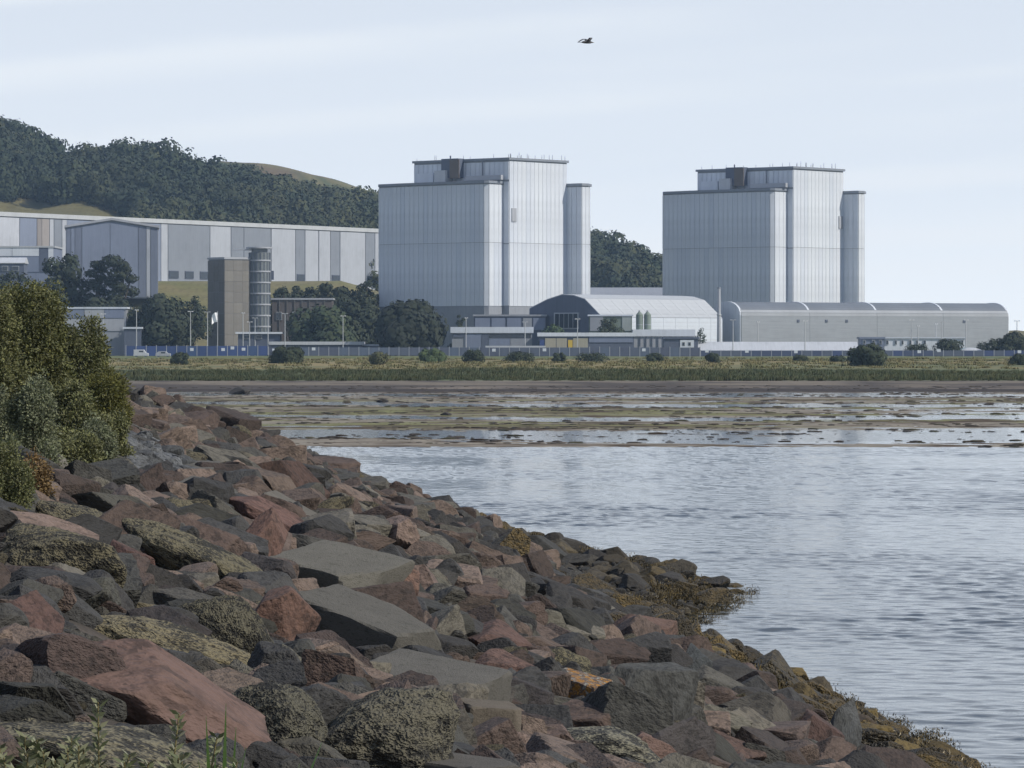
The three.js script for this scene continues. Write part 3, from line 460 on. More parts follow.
// the long turbine hall on its terrace, running away to the right
{
  const P0 = [xAt(-40, 1540), 1540], P1 = [xAt(392, 1800), 1800], base = 30.5, topY = 58.4, L = Math.hypot(P1[0] - P0[0], P1[1] - P0[1]), ang = Math.atan2(P1[1] - P0[1], P1[0] - P0[0]);
  const o = thing('turbine_hall', 'very long pale industrial hall with grey and white cladding strips below wooded hill', 'building', new THREE.Vector3(P0[0], base, -P0[1]), ang), h = topY - base;
  part('wall', boxUV(box(L, h - 1.6, 46, L / 2, (h - 1.6) / 2, -23)), M.gap, o);
  part('roof', boxUV(box(L + 1.5, 1.7, 47.6, L / 2, h - 0.75, -23)), M.roofPale, o);
  part('low_wall', boxUV(box(L, 2.2, 0.6, L / 2, 1.1, 1.2)), M.clad[3], o);
  // distance along the wall where a picture column meets it
  const along = px => { const q = (px - 512) / F, dx = P1[0] - P0[0], dD = P1[1] - P0[1]; return L * (q * P0[1] - P0[0]) / (dx - q * dD); };
  const A = paint(0.39, 0.42, 0.475), B = paint(0.21, 0.235, 0.28), Bl = paint(0.20, 0.235, 0.32), Br = paint(0.24, 0.225, 0.225);
  const strips = [[-38, -10, A], [-10, 18.6, paint(0.46, 0.49, 0.55)], [19, 36, Bl], [36.4, 41, Br], [41.2, 48.6, paint(0.29, 0.27, 0.265)], [49, 53, A], [53.4, 61, B], [61.4, 66, A], [66, 160, Bl], [160.4, 167, A], [167.4, 209, B], [209.5, 230, A], [230.5, 243, B], [243.4, 270, B], [270.8, 294.6, A], [295, 304, B], [304.6, 317.6, A], [318.4, 329.6, A], [330, 339, B], [339.6, 364.6, A], [365, 374, B], [374.5, 391, A]];
  for (const [a, b, m] of strips) { const s0 = along(a), s1 = along(b); part('cladding_strip', boxUV(box(s1 - s0 - 0.1, h - 2.4, 0.4, (s0 + s1) / 2, (h - 2.4) / 2 + 0.4, 0.2)), m, o); }
  for (const [a, b] of [[168, 177.5], [184, 192.5], [199, 207], [296, 303.4], [331, 338.4], [366, 373.4]]) { const s0 = along(a), s1 = along(b); const f = part('window', box(s1 - s0, 3.2, 0.5, (s0 + s1) / 2, 5.2, 0.45), M.slate, o); part('pane', box(s1 - s0 - 0.4, 2.7, 0.1, (s0 + s1) / 2, 5.2, 0.72), M.glass, f); }
  // gabled bay standing forward of the hall
  const gx = D => [xAt(66, D), xAt(158, D)], D = 1500, g = thing('gabled_bay', 'blue grey gable fronted block standing forward of the long hall', 'building', new THREE.Vector3(xAt(112, D), 24, -D), 0.10), k = D / F, w = 46 * k, eave = yAt(227, D) - 24, apex = yAt(220, D) - 24;
  const gable = new THREE.Shape([[-w, 0], [w, 0], [w, eave], [0, apex], [-w, eave]].map(p => new THREE.Vector2(...p)));
  const body = new THREE.ExtrudeGeometry(gable, { depth: 60, bevelEnabled: false }); body.translate(0, 0, -60); part('wall', boxUV(body), M.gap, g);
  const rs = new THREE.Shape([[-w - 0.5, eave - 0.3], [0, apex - 0.05], [w + 0.5, eave - 0.3], [w + 0.5, eave + 0.5], [0, apex + 0.8], [-w - 0.5, eave + 0.5]].map(p => new THREE.Vector2(...p))); const rg = new THREE.ExtrudeGeometry(rs, { depth: 60.9, bevelEnabled: false }); rg.translate(0, 0, -60); part('roof', boxUV(rg), M.cladDark, g);
  for (const [a, b, m] of [[66.5, 71, M.strip ??= paint(0.15, 0.175, 0.24)], [71.3, 75, Bl], [75.3, 82, M.strip], [82.3, 110, Bl], [110.2, 138, Bl], [138.3, 146, M.strip], [146.3, 150, A], [150.3, 157.6, M.strip]]) { const x0 = (a - 112) * k, x1 = (b - 112) * k, t = x => eave + (apex - eave) * (1 - Math.abs(x) / w) - 0.6; const sh = new THREE.Shape([[x0 + 0.05, 0.4], [x1 - 0.05, 0.4], [x1 - 0.05, t(x1)], [x0 + 0.05, t(x0)]].map(p => new THREE.Vector2(...p))); const q = new THREE.ExtrudeGeometry(sh, { depth: 0.3, bevelEnabled: false }); part('cladding_strip', boxUV(q), m, g); }
}
works('service_building', 'pale flat roofed annex in front of the long hall end', 1470, -30, 54, 246, { depth: 26, wall: M.blueGrey, roof: M.roofPale, bays: [[-29, 12, 247.5, 256, M.clad[1]], [12.3, 39, 247.5, 256, M.clad[4]], [-29, 12, 256.6, 272, M.greyWall], [12.3, 39, 256.6, 272, M.blueGrey], [39.3, 48, 247.5, 272, M.slate], [48.3, 53.5, 247.5, 272, M.clad[2]]] });
works('low_shed', 'small dark shed with white lean-to roof beside the pale annex', 1420, -20, 24, 262, { depth: 10, wall: M.slate, roof: M.white, roofT: 0.5, rise: 2.2, windows: [[2, 8, 266, 271], [12, 19, 266, 271]] });

// stair tower and the drum beside it
{
  const D = 1330, k = D / F, b = landH(xAt(224, D), D) - 0.3, o = thing('concrete_tower', 'square brown concrete tower without windows', 'tower', new THREE.Vector3(xAt(224.5, D), b, -D), -0.95), h = yAt(257, D) - b;
  const a = 26 * k / Math.sin(0.95), c = 18.5 * k / Math.cos(0.95);
  part('core', boxUV(box(c - 0.4, h - 0.6, a - 0.4, -c / 2, (h - 0.6) / 2, -a / 2)), M.gap, o);
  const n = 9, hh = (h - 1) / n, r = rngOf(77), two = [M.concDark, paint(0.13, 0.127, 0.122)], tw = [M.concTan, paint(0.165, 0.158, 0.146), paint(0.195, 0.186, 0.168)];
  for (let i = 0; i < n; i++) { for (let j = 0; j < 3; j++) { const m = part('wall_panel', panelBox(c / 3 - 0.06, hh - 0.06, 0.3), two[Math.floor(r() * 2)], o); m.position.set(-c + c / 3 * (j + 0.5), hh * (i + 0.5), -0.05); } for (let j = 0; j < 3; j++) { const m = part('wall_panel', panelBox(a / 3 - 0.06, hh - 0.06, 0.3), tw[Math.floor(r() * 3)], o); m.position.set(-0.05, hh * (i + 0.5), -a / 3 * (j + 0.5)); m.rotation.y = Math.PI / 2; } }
  part('roof', box(c + 0.4, 0.7, a + 0.4, -c / 2, h - 0.35, -a / 2), M.cladDark, o);
  const d = thing('glazed_stair_drum', 'tall round ribbed stair drum attached to the brown tower', 'tower', new THREE.Vector3(xAt(259.5, D + 8), b, -D - 8)), R = 10.5 * k, H = yAt(252, D) - b;
  part('drum_wall', cyl(R, R, H, 28), M.drum, d);
  for (let i = 0; i < 9; i++) part('ring', cyl(R + 0.25, R + 0.25, 0.5, 28, 0, H * (i + 0.6) / 9.4, 0), M.cladDark, d);
  for (let i = 0; i < 18; i++) { const t = i / 18 * 6.283; part('mullion', box(0.22, H - 0.2, 0.22, Math.cos(t) * (R + 0.05), H / 2, Math.sin(t) * (R + 0.05)), M.slate, d); }
  part('roof_disc', cyl(R + 1.0, R + 1.0, 0.5, 28, 0, H + 1.3, 0), M.cladDark, d); part('roof_core', cyl(R - 0.8, R - 0.8, 1.4, 20, 0, H, 0), M.gap, d); part('side_fin', box(0.8, 3, 1, R + 0.9, H * 0.78, 0), M.slate, d); part('bridge', box(6.5, 0.4, 2, -R - 2.2, H + 0.9, 1), M.cladDark, d);
}
works('brick_building', 'dark brick building behind the dark round trees', 1345, 272, 332, 298, { depth: 14, wall: M.brick, roof: M.cladDark, ribs: 8, ribMat: M.concDark, windows: [[276, 282, 312, 320], [292, 298, 312, 320]] });
works('grey_block', 'low grey flat roofed block with panelled wall beside the shaded trees', 1300, 62, 126, 307, { depth: 16, wall: M.greyWall, roof: M.clad[3], bays: [[64, 84, 309, 318, M.blueGrey], [84.5, 104, 309, 318, M.cladDark], [104.5, 124, 309, 318, M.blueGrey], [64, 124, 319, 331, M.cladDark]] });
works('entrance_canopy', 'low flat pale canopy joined to the grey block', 1290, 124, 141, 327, { depth: 8, wall: M.slate, roof: M.clad[3], roofT: 0.6 });
works('gate_house', 'small gate house with thin pale roof below the brown tower', 1285, 238, 280, 332, { depth: 9, wall: M.slate, roof: M.clad[2], roofT: 0.6, over: 0.8, windows: [[244, 250, 335, 339], [256, 262, 335, 339]] });
// low buildings just behind the perimeter fence
works('long_cabin_row', 'long dark cabin row with bright white roof edge behind blue fence end', 1262, 271, 362, 341.6, { depth: 10, wall: M.slate, roof: M.white, roofT: 1.0, over: 0.6, ribs: 12 });
works('cabin_row', 'cabin row with thin pale roof beside the big dark conifer', 1266, 362.6, 419, 344.2, { depth: 9, wall: M.slate, roof: M.clad[4], roofT: 0.6, ribs: 7 });
works('workshop', 'workshop with broad grey roof and strip window below the first reactor', 1275, 452, 532, 327, { depth: 14, wall: M.greyWall, roof: M.clad[3], roofT: 1.9, over: 0.5, bays: [[453, 464, 334, 337.5, M.slate], [489, 531, 334, 338, M.glass, 'strip_window'], [464.5, 481, 334, 350, M.blueGrey], [481.4, 488.5, 334, 350, M.slate], [489, 510, 338.6, 349, M.blueGrey], [510.4, 531, 338.6, 349, M.greyWall]] });
works('control_block', 'grey panelled block between the first reactor and mansard shed', 1315, 474, 546, 314.5, { depth: 14, wall: M.slate, roof: M.greyWall, bays: [[475, 490, 318, 327, M.blueGrey], [491.5, 505, 318, 327, M.blueGrey], [507, 521, 318, 327, M.blueGrey], [523, 532, 318, 330, M.greyWall], [533, 545, 318, 330, M.blueGrey]] });
works('bus_shelter', 'low open shelter with bright ribbed white roof by the fence', 1252, 488, 543, 345.8, { depth: 5, wall: M.slate, roof: M.white, roofT: 0.9, over: 0.8, ribs: 6, category: 'shelter' });
works('store_shed', 'flat roofed store with tan wall panels and a yellow door', 1268, 539, 634, 332.6, { depth: 14, wall: M.slate, roof: M.clad[2], roofT: 1.2, over: 0.5, bays: [[545, 556, 338, 349, M.tanWall], [556.4, 567, 338, 349, M.tanWall], [568, 572.6, 340, 348, M.yellow, 'door'], [573, 588, 338, 349, M.tanWall], [539.6, 544.4, 340, 347, M.blue], [589, 633, 334.6, 342.4, M.blueGrey]] });
works('switch_house', 'square green grey block in front of the mansard shed', 1300, 589, 632, 314.6, { depth: 12, wall: M.green, roof: M.clad[3], roofT: 0.5, bays: [[590, 603, 316, 331, M.greyWall], [622, 631, 316, 331, paint(0.3, 0.34, 0.34)]] });
works('glazed_canopy', 'long low translucent pale canopy beneath the mansard shed', 1290, 634, 694, 329.5, { depth: 10, wall: M.cladDark, roof: M.clad[4], roofT: 2.2, ribs: 10 });
works('white_cottage', 'small block with white gable panels beside the broad white store', 1272, 664, 698, 337, { depth: 8, wall: M.slate, roof: M.slate, bays: [[680, 694, 340, 350, M.clad[4]]], windows: [[682, 685, 342, 346], [688, 691, 342, 346]] });
works('pale_store', 'very long low store with sloping white roof along the fence', 1270, 697, 858, 340.5, { depth: 14, wall: M.slate, roof: M.white, roofT: 4.0, over: 0.3, rise: 3.6 });
works('office_annex', 'blue grey end block of the white office row', 1280, 861, 884, 337, { depth: 11, wall: M.blueGrey, roof: M.blueGrey, windows: [[863, 865.5, 340, 344], [872, 875, 340, 344], [879, 882, 340, 344]] });
works('office_row', 'long white two storey office row with small dark windows', 1282, 884.4, 965, 337.2, { depth: 11, wall: M.clad[0], roof: M.clad[3], roofT: 0.4, windows: [[886, 888.6, 340, 344.4], [894.6, 897, 340, 344.4], [901.6, 903.6, 340, 344.4], [909, 911.4, 340, 344.4], [916, 918.4, 340, 344.4], [923.6, 926, 340, 344.4], [939, 941.4, 340, 344.4], [947, 949.4, 340, 344.4], [954, 956.4, 340, 344.4], [968 - 7, 963.4, 340, 344.4]] });
works('rear_hall', 'wide low grey roofed hall behind the mansard shed', 1500, 560, 700, 289, { depth: 60, wall: M.greyWall, roof: M.greyWall, rise: 6, roofT: 5, over: 0.5 });

// a long shed given by its cross-section (z across, y up) and length along x
function longShed(name, label, pos, turn, prof, len, wallM, roofM, endM, bays, ribM, roofFrom) {
  const o = thing(name, label, 'building', pos, turn), n = prof.length;
  const s = new THREE.Shape(prof.map(([z, y]) => new THREE.Vector2(z, y)));
  const g = new THREE.ExtrudeGeometry(s, { depth: len, bevelEnabled: false }); part('end_wall', boxUV(g), endM, o);   // runs along local -z, cross-section in local x, y
  g.translate(0, 0, -len);
  const L = len / bays;
  for (let b = 0; b < bays; b++) for (let i = 0; i < n - 1; i++) {
    const [x0, y0] = prof[i], [x1, y1] = prof[i + 1], w = Math.hypot(x1 - x0, y1 - y0), nx = (y0 - y1) / w, ny = (x1 - x0) / w;
    const m = part(y0 >= roofFrom ? 'roof_panel' : 'wall_panel', panelBox(w + 0.02, 0.24, L - 0.08), y0 >= roofFrom ? roofM : wallM, o); m.position.set((x0 + x1) / 2 - nx * 0.14, (y0 + y1) / 2 - ny * 0.14, -L * (b + 0.5)); m.rotation.z = Math.atan2(y1 - y0, x1 - x0);
  }
  for (let b = 0; b <= bays; b++) if (ribM) { const sh = new THREE.Shape(); const out = prof.map(([x, y]) => [x * 1.02, y * 1.02 + 0.1]); sh.setFromPoints(out.map(p => new THREE.Vector2(...p))); const q = new THREE.ExtrudeGeometry(sh, { depth: 0.7, bevelEnabled: false }); q.translate(0, 0, -L * b - 0.35); part('rib', boxUV(q), ribM, o); }
  return o;
}
{
  // mansard shed: cross-section faces the viewer's left, long roof runs away to the right
  const D = 1300, k = D / F, turn = -0.75, base = landH(xAt(600, D), D) - 0.3, e = yAt(317.5, D) - base, p = yAt(294.5, D) - base, m = yAt(301, D) - base, W = 72 * k / Math.cos(0.75);
  const prof = [[0, 0], [0, e], [-0.24 * W, p - 1.5], [-0.39 * W, p - 0.3], [-0.55 * W, p], [-0.75 * W, p - 1.5], [-W, p - 4.4], [-W, 0]];
  const len = 127 * k / Math.sin(0.75);
  const o = longShed('mansard_shed', 'long shed with bright pale many sided roof and dark gable end', new THREE.Vector3(xAt(602, D), base, -D), turn, prof, len, M.clad[3], M.roofPale, M.slate, 10, null, e - 0.1);
  const f = part('gable_window', box(0.34 * W, 5.4, 0.4, -0.48 * W, p - 8.5, 0.2), M.cladDark, o); for (let i = 0; i < 5; i++) part('pane', box(0.05 * W, 4.6, 0.2, -0.48 * W + (i - 2) * 0.063 * W, p - 8.5, 0.42), M.glass, f);
}
{
  const D = 1345, k = D / F, turn = -1.12, base = landH(xAt(741, D), D) - 0.3, W = 20, t = yAt(302.5, D) - base, e = yAt(316, D) - base, prof = [[0, 0], [0, e]];
  for (let i = 1; i < 7; i++) { const a = i / 7 * Math.PI / 2; prof.push([-9 * (1 - Math.cos(a)), e + (t - e) * Math.sin(a)]); }
  prof.push([-9, t], [-W + 9, t]); for (let i = 6; i > 0; i--) { const a = i / 7 * Math.PI / 2; prof.push([-W + 9 * (1 - Math.cos(a)), e + (t - e) * Math.sin(a)]); }
  prof.push([-W, e], [-W, 0]);
  const o = longShed('arched_hall', 'long grey hall with curved roof and pale ribs', new THREE.Vector3(xAt(741, D), base, -D), turn, prof, 268 * k / Math.sin(1.12) * 1.06, paint(0.29, 0.315, 0.35), paint(0.16, 0.18, 0.21), M.blueGrey, 4, M.clad[2], e + 1.2);
  for (const [a, b] of [[-22, 6.5], [-33, 6], [-41, 6.2], [-88, 5]]) part('wall_vent', box(0.5, 0.9, 0.9, 0.2, e - 1.6, a), M.slate, o);
}
// twin silos
for (const px of [639.5, 647.5]) { const D = 1296, k = D / F, b = landH(xAt(px, D), D), h = yAt(311, D) - b, o = thing('silo', 'green grey upright silo, one of a pair beside the mansard shed wall', 'silo', new THREE.Vector3(xAt(px, D), b, -D), 0, 'twin silos'); part('tank', cyl(1.15, 1.15, h - 1.2, 16, 0, 0, 0), M.green, o); part('cone_top', cyl(1.15, 0.3, 1.0, 16, 0, h - 1.2, 0), M.green, o); part('cap', cyl(0.35, 0.35, 0.5, 10, 0, h - 0.3, 0), M.cladDark, o); for (let i = 0; i < 3; i++) part('band', cyl(1.2, 1.2, 0.15, 16, 0, h * (0.25 + i * 0.22), 0), M.cladDark, o); }
{ const D = 1310, b = landH(xAt(719, D), D), h = yAt(288.5, D) - b, o = thing('chimney_stack', 'slim pale vent stack between mansard shed and arched hall', 'chimney', new THREE.Vector3(xAt(719, D), b, -D)); part('shaft', cyl(0.75, 0.5, h, 12), M.cladDark, o); part('collar', cyl(0.8, 0.8, 0.4, 12, 0, h * 0.6, 0), M.post, o); part('cap', cyl(0.6, 0.6, 0.4, 12, 0, h, 0), M.coping, o); }
// domed tent
{ const D = 1252, k = D / F, b = landH(xAt(972, D), D), R = 17 * k, H = yAt(347.6, D) - b, o = thing('dome_tent', 'low domed white tent with teal end panel by the fence', 'tent', new THREE.Vector3(xAt(972, D), b, -D - 5)); const n = 12; for (let i = 0; i < n; i++) { const g = new THREE.SphereGeometry(1, 3, 8, i / n * 6.283 + 0.01, 6.263 / n, 0, Math.PI / 2); g.scale(R, H, 5); part('tent_panel', g, i < 1 || i > 10 ? M.teal : M.white, o); } part('skirt', cyl(1, 1, 0.6, 24).scale(R + 0.15, 1, 5.15), M.slate, o); }

// perimeter fence of boarded panels between posts
function fence(label, pxa, pxb, D, pyTop, mats, seed, group) {
  const xa = xAt(pxa, D), xb = xAt(pxb, D), n = Math.round((xb - xa) / 3.1), w = (xb - xa) / n, o = thing('boarded_fence', label, 'fence', new THREE.Vector3(xa, 0, -D), 0, group), r = rngOf(seed);
  for (let i = 0; i < n; i++) { const x = (i + 0.5) * w, b = landH(xa + x, D), h = yAt(pyTop, D) - b; const m = part('fence_panel', panelBox(w - 0.18, h - 0.3, 0.12), mats[Math.floor(r() * mats.length)], o); m.position.set(x, b + h / 2, 0); if (r() < 0.16) part('notice', box(1.1, 0.9, 0.06, (r() - 0.5) * 0.8, 0.3 + r() * 0.6, 0.1), M.clad[2], m); }
  for (let i = 0; i <= n; i++) { const b = landH(xa + i * w, D), h = yAt(pyTop, D) - b + 0.1; part('fence_post', box(0.2, h, 0.25, i * w, b + h / 2, 0), M.cladDark, o); }
  return o;
}
fence('bright blue boarded perimeter fence behind the grass', 126, 268, 1240, 345.5, [M.blue, paint(0.045, 0.085, 0.20), paint(0.035, 0.065, 0.18)], 5);
fence('dark slate coloured perimeter fence along the works', 268.6, 700, 1240, 347, [M.slate, paint(0.085, 0.10, 0.15), paint(0.10, 0.13, 0.19)], 6);
fence('navy boarded perimeter fence below the arched hall', 700.6, 1075, 1240, 350, [paint(0.06, 0.08, 0.15), M.slate, paint(0.05, 0.075, 0.18)], 7);

// lamp posts
const LAMPS = [[285, 313.5, 1256], [343, 316, 1256], [268, 316, 1270], [255, 318, 1285], [249.6, 322, 1270], [243, 313, 1280], [207.5, 312, 1270], [190.5, 311.5, 1280], [136.5, 310, 1280], [385, 318, 1262], [577.5, 319, 1262], [466, 318, 1262], [733, 320, 1262], [911.5, 320, 1258], [918, 326, 1258], [941.6, 322, 1258], [966, 320, 1258], [936, 324, 1290], [1017, 321, 1258], [805, 321, 1262], [758, 322, 1300], [525, 322, 1262], [103, 314, 1290]];
LAMPS.forEach(([px, py, D], i) => { const b = landH(xAt(px, D), D), h = yAt(py, D) - b, o = thing('lamp_post', 'slim grey lamp post standing behind the perimeter fence', 'lamp post', new THREE.Vector3(xAt(px, D), b, -D), (i % 3) * 0.5, 'lamp posts of the works'); part('pole', cyl(0.17, 0.11, h, 8), M.post, o); part('arm', box(1.5, 0.12, 0.12, 0, h, 0), M.post, o); for (const s of [-1, 1]) part('lamp_head', box(0.6, 0.22, 0.35, s * 0.65, h + 0.02, 0), M.white, o); });
{ const D = 1262, b = landH(xAt(217, D), D), o = thing('flag_pole', 'pale pole flying a small white flag near the brown tower', 'flag', new THREE.Vector3(xAt(217.6, D), b, -D)); const h = yAt(311, D) - b; part('pole', cyl(0.12, 0.08, h, 8), M.post, o); const g = new THREE.PlaneGeometry(1.7, 3.0, 8, 8); const a = g.attributes.position; for (let i = 0; i < a.count; i++) { a.setZ(i, 0.25 * Math.sin(a.getX(i) * 4 + a.getY(i))); a.setY(i, a.getY(i) - (a.getX(i) < 0 ? -a.getX(i) * 0.9 : 0)); } g.computeVertexNormals(); g.translate(-0.95, h - 2.0, 0); part('flag', g, std([0.85, 0.86, 0.88], 0.8, { side: THREE.DoubleSide }), o); }
// vehicles parked behind the fence gap and a roadside cabinet, small at this distance
for (const [px, D, m, l] of [[141, 1215, M.white, 'white parked van in front of the blue fence'], [163, 1217, M.cladDark, 'grey parked car in front of the blue fence']]) { const b = landH(xAt(px, D), D), o = thing('parked_car', l, 'car', new THREE.Vector3(xAt(px, D), b, -D)); const van = m === M.white; const s = new THREE.Shape([[-2.2, 0.35], [2.2, 0.35], [2.25, 1.0], [1.5, van ? 1.2 : 1.05], [0.9, van ? 2.1 : 1.6], [van ? -2.1 : -1.2, van ? 2.1 : 1.6], [-2.1, 1.0]].map(p => new THREE.Vector2(...p))); const g = new THREE.ExtrudeGeometry(s, { depth: 1.6, bevelSize: 0.08, bevelThickness: 0.08, bevelSegments: 2 }); g.translate(0, 0, -0.8); part('body', g, m, o); part('side_window', box(1.3, 0.45, 0.04, 0.1, van ? 1.65 : 1.3, 0.9), M.glass, o); for (const x of [-1.4, 1.4]) for (const z of [-0.75, 0.75]) { const w = cyl(0.34, 0.34, 0.24, 14, 0, -0.12, 0); w.rotateX(Math.PI / 2); w.translate(x, 0.34, z); part('wheel', w, M.slate, o); } }
// ---------------------------------------------------------------- vegetation
const leafMat = (c, o = {}) => std(c, 0.9, { side: THREE.DoubleSide, vertexColors: true, ...o });
// a crown of many small leaf clumps over a set of lobes [x, y, z, rx, ry, rz]
function crown(r, lobes, n, size, base, vary = 0.35, aspect = 1, wild = 0.3) {
  const pos = [], nor = [], col = [], idx = [], V = new THREE.Vector3(), U = new THREE.Vector3(), W = new THREE.Vector3(), O = new THREE.Vector3();
  const wt = lobes.map(l => l[3] * l[4] + l[4] * l[5]), tot = wt.reduce((a, b) => a + b, 0);
  for (let i = 0; i < n; i++) {
    let q = r() * tot, k = 0; while (k < lobes.length - 1 && (q -= wt[k]) > 0) k++;
    const [cx, cy, cz, rx, ry, rz] = lobes[k], z = 2 * r() - 1, t = r() * 6.283, s = Math.sqrt(1 - z * z);
    O.set(s * Math.cos(t), z, s * Math.sin(t)); const rad = 0.66 + (0.30 + 0.4 * wild) * Math.pow(r(), 0.7) + wild * (noise3(O.x * 3 + k * 5, O.y * 3, O.z * 3) - 0.5);
    V.set(cx + O.x * rx * rad, cy + O.y * ry * rad, cz + O.z * rz * rad);
    U.set(r() - 0.5, r() - 0.5, r() - 0.5).cross(O).normalize(); W.crossVectors(O, U).addScaledVector(O, (r() - 0.5) * 1.2).normalize();
    const a = size * (0.6 + 0.8 * r()), b = a * aspect, p = pos.length / 3, c = 1 + (r() - 0.5) * 2 * vary, h = (r() - 0.5) * 0.25;
    for (const [u, w] of [[-0.5, -0.2], [0.15, -0.5], [0.5, 0.2], [-0.15, 0.5]]) { pos.push(V.x + U.x * a * u + W.x * b * w, V.y + U.y * a * u + W.y * b * w, V.z + U.z * a * u + W.z * b * w); nor.push(O.x * 0.75 + (W.x - 0) * 0.1, O.y * 0.75 + 0.25, O.z * 0.75); col.push(base[0] * c * (1 + h), base[1] * c, base[2] * c * (1 - h)); }
    idx.push(p, p + 1, p + 2, p, p + 2, p + 3);
  }
  return geoFrom(pos, idx, { normal: nor, color: col });
}
M.leaf = leafMat([1, 1, 1]);
function limb(p, a, b, r0, r1) { const d = b.clone().sub(a), g = new THREE.CylinderGeometry(r1, r0, d.length(), 7); g.translate(0, d.length() / 2, 0); g.applyQuaternion(new THREE.Quaternion().setFromUnitVectors(new THREE.Vector3(0, 1, 0), d.clone().normalize())); g.translate(a.x, a.y, a.z); p.push(g); }
// a tree on the far shore from its outline in the photograph: centre column, foot row (or ground), width and height in pixels
function tree(name, label, px, py, D, wpx, hpx, { col = [0.022, 0.031, 0.014], lobes = 11, shape = 'round', seed = 1, group, leaves = 1500, category = 'tree' } = {}) {
  const r = rngOf(seed * 31 + Math.round(px)), k = D / F, x = xAt(px, D), y = landH(x, D) - 0.1, top = yAt(py - hpx, D), h = top - y, w = wpx * k / 2 * (shape === 'bush' ? 1 : 1.15), o = thing(name, label, category, new THREE.Vector3(x, y, -D), r() * 6, group);
  const L = [], parts = [], bush = shape === 'bush', lowest = bush ? 0.12 : shape === 'umbrella' ? 0.55 : shape === 'cone' ? 0.1 : 0.25;
  limb(parts, new THREE.Vector3(0, -0.2, 0), new THREE.Vector3(0, h * 0.75, 0), Math.max(0.12, h * 0.028), h * 0.012);
  for (let i = 0; i < lobes; i++) {
    const t = lowest + (0.92 - lowest) * (i + 0.5) / lobes, a = i * 2.4 + r(), wide = shape === 'cone' ? 1.05 - t * 0.85 : shape === 'umbrella' ? 0.75 : Math.sin(Math.min(1, (1.02 - t) * 1.5 + 0.1) * 1.57) * 0.9;
    const R = w * wide * (shape === 'jagged' ? 0.26 + 0.2 * r() : 0.40 + 0.25 * r()), off = w * wide * (shape === 'jagged' ? 0.2 + 0.6 * r() : 0.45 + 0.35 * r());
    const c = new THREE.Vector3(Math.cos(a) * off, h * t, Math.sin(a) * off * 0.9); const ry = Math.min(R * (shape === 'umbrella' ? 0.6 : 0.85), Math.max(0.3, h * (1 - t) + h * 0.05));
    L.push([c.x, Math.min(c.y, h - ry), c.z, R, ry, R]); if (i % 2 === 0) limb(parts, new THREE.Vector3(0, c.y * 0.6, 0), c, h * 0.012, h * 0.004);
  }
  part('trunk', mergeGeometries(parts), M.bark, o); part('crown', crown(r, L, leaves * 2, Math.max(0.3, Math.min(w, h) * 0.10), col, 0.2, 1, shape === 'jagged' ? 0.7 : 0.42), M.leaf, o);
  return o;
}
const TG = 'trees among the works buildings';
for (let i = 0; i < 8; i++) tree('hedge_tree', 'dark tree in the hedge row between brick building and long hall', 275 + i * 14, 312, 1385 + (i % 3) * 8, 54 - (i % 2) * 8, 26 + (i * 5 % 7), { shape: 'bush', seed: 140 + i, leaves: 1700, lobes: 10, group: 'hedge row below the long hall' });
tree('broadleaf_tree', 'wide dark tree mass between grey block and terrace bank', 108, 332, 1318, 70, 36, { seed: 31, leaves: 2600, lobes: 13, group: TG });
tree('broadleaf_tree', 'dark tree beside the grey block and its canopy', 146, 336, 1308, 44, 34, { seed: 32, leaves: 1800, group: TG });
tree('broadleaf_tree', 'dark tree below the small white roofed shed', 8, 300, 1312, 44, 34, { seed: 33, leaves: 1600, group: TG });
tree('broadleaf_tree', 'broad dark tree beside the blue grey gable block', 62, 318, 1330, 56, 69, { seed: 3, leaves: 2600, lobes: 12, group: TG });
tree('umbrella_pine', 'flat topped pine with open trunk, the smaller of two', 97, 318, 1325, 30, 64, { shape: 'umbrella', seed: 4, group: TG, col: [0.019, 0.027, 0.014], lobes: 8 });
tree('umbrella_pine', 'flat topped pine with open trunk, the broader of two', 122, 318, 1322, 38, 67, { shape: 'umbrella', seed: 5, group: TG, col: [0.019, 0.027, 0.014], lobes: 9 });
tree('broadleaf_tree', 'rounded dense tree left of the brown tower', 164, 337, 1300, 52, 46, { seed: 6, leaves: 2400, lobes: 11, group: TG });
tree('broadleaf_tree', 'dense tree touching the brown tower', 193, 337, 1310, 34, 44, { seed: 7, group: TG });
tree('broadleaf_tree', 'low dark tree below the flat topped pines', 120, 325, 1310, 46, 28, { seed: 8, group: TG, leaves: 1600 });
tree('broadleaf_tree', 'low dark tree in front of the pale annex', 26, 300, 1310, 46, 30, { seed: 9, group: TG });
tree('broadleaf_tree', 'wide bright green rounded tree behind the long cabin row', 326, 346, 1285, 66, 40, { seed: 10, leaves: 2600, lobes: 12, col: [0.030, 0.044, 0.016], group: TG });
tree('broadleaf_tree', 'rounded tree between brick building and first reactor', 356, 340, 1310, 50, 46, { seed: 11, leaves: 2200, group: TG });
tree('broadleaf_tree', 'small tree right above the brick building roof', 286, 310, 1365, 46, 28, { seed: 12, shape: 'bush', group: TG });
tree('broadleaf_tree', 'pointed tree by the grey and white cladding strips', 300, 310, 1368, 18, 30, { shape: 'cone', seed: 13, group: TG });
tree('broadleaf_tree', 'leafy tree at the foot of the long hall', 332, 310, 1368, 56, 30, { shape: 'bush', seed: 14, leaves: 1800, group: TG });
tree('broadleaf_tree', 'tall tree touching the first reactor corner', 364, 315, 1355, 34, 40, { seed: 15, group: TG });
tree('conifer_tree', 'big dark spreading conifer in front of the first reactor', 410, 352, 1256, 84, 51, { seed: 16, leaves: 6000, lobes: 34, shape: 'jagged', col: [0.013, 0.019, 0.009], group: TG });
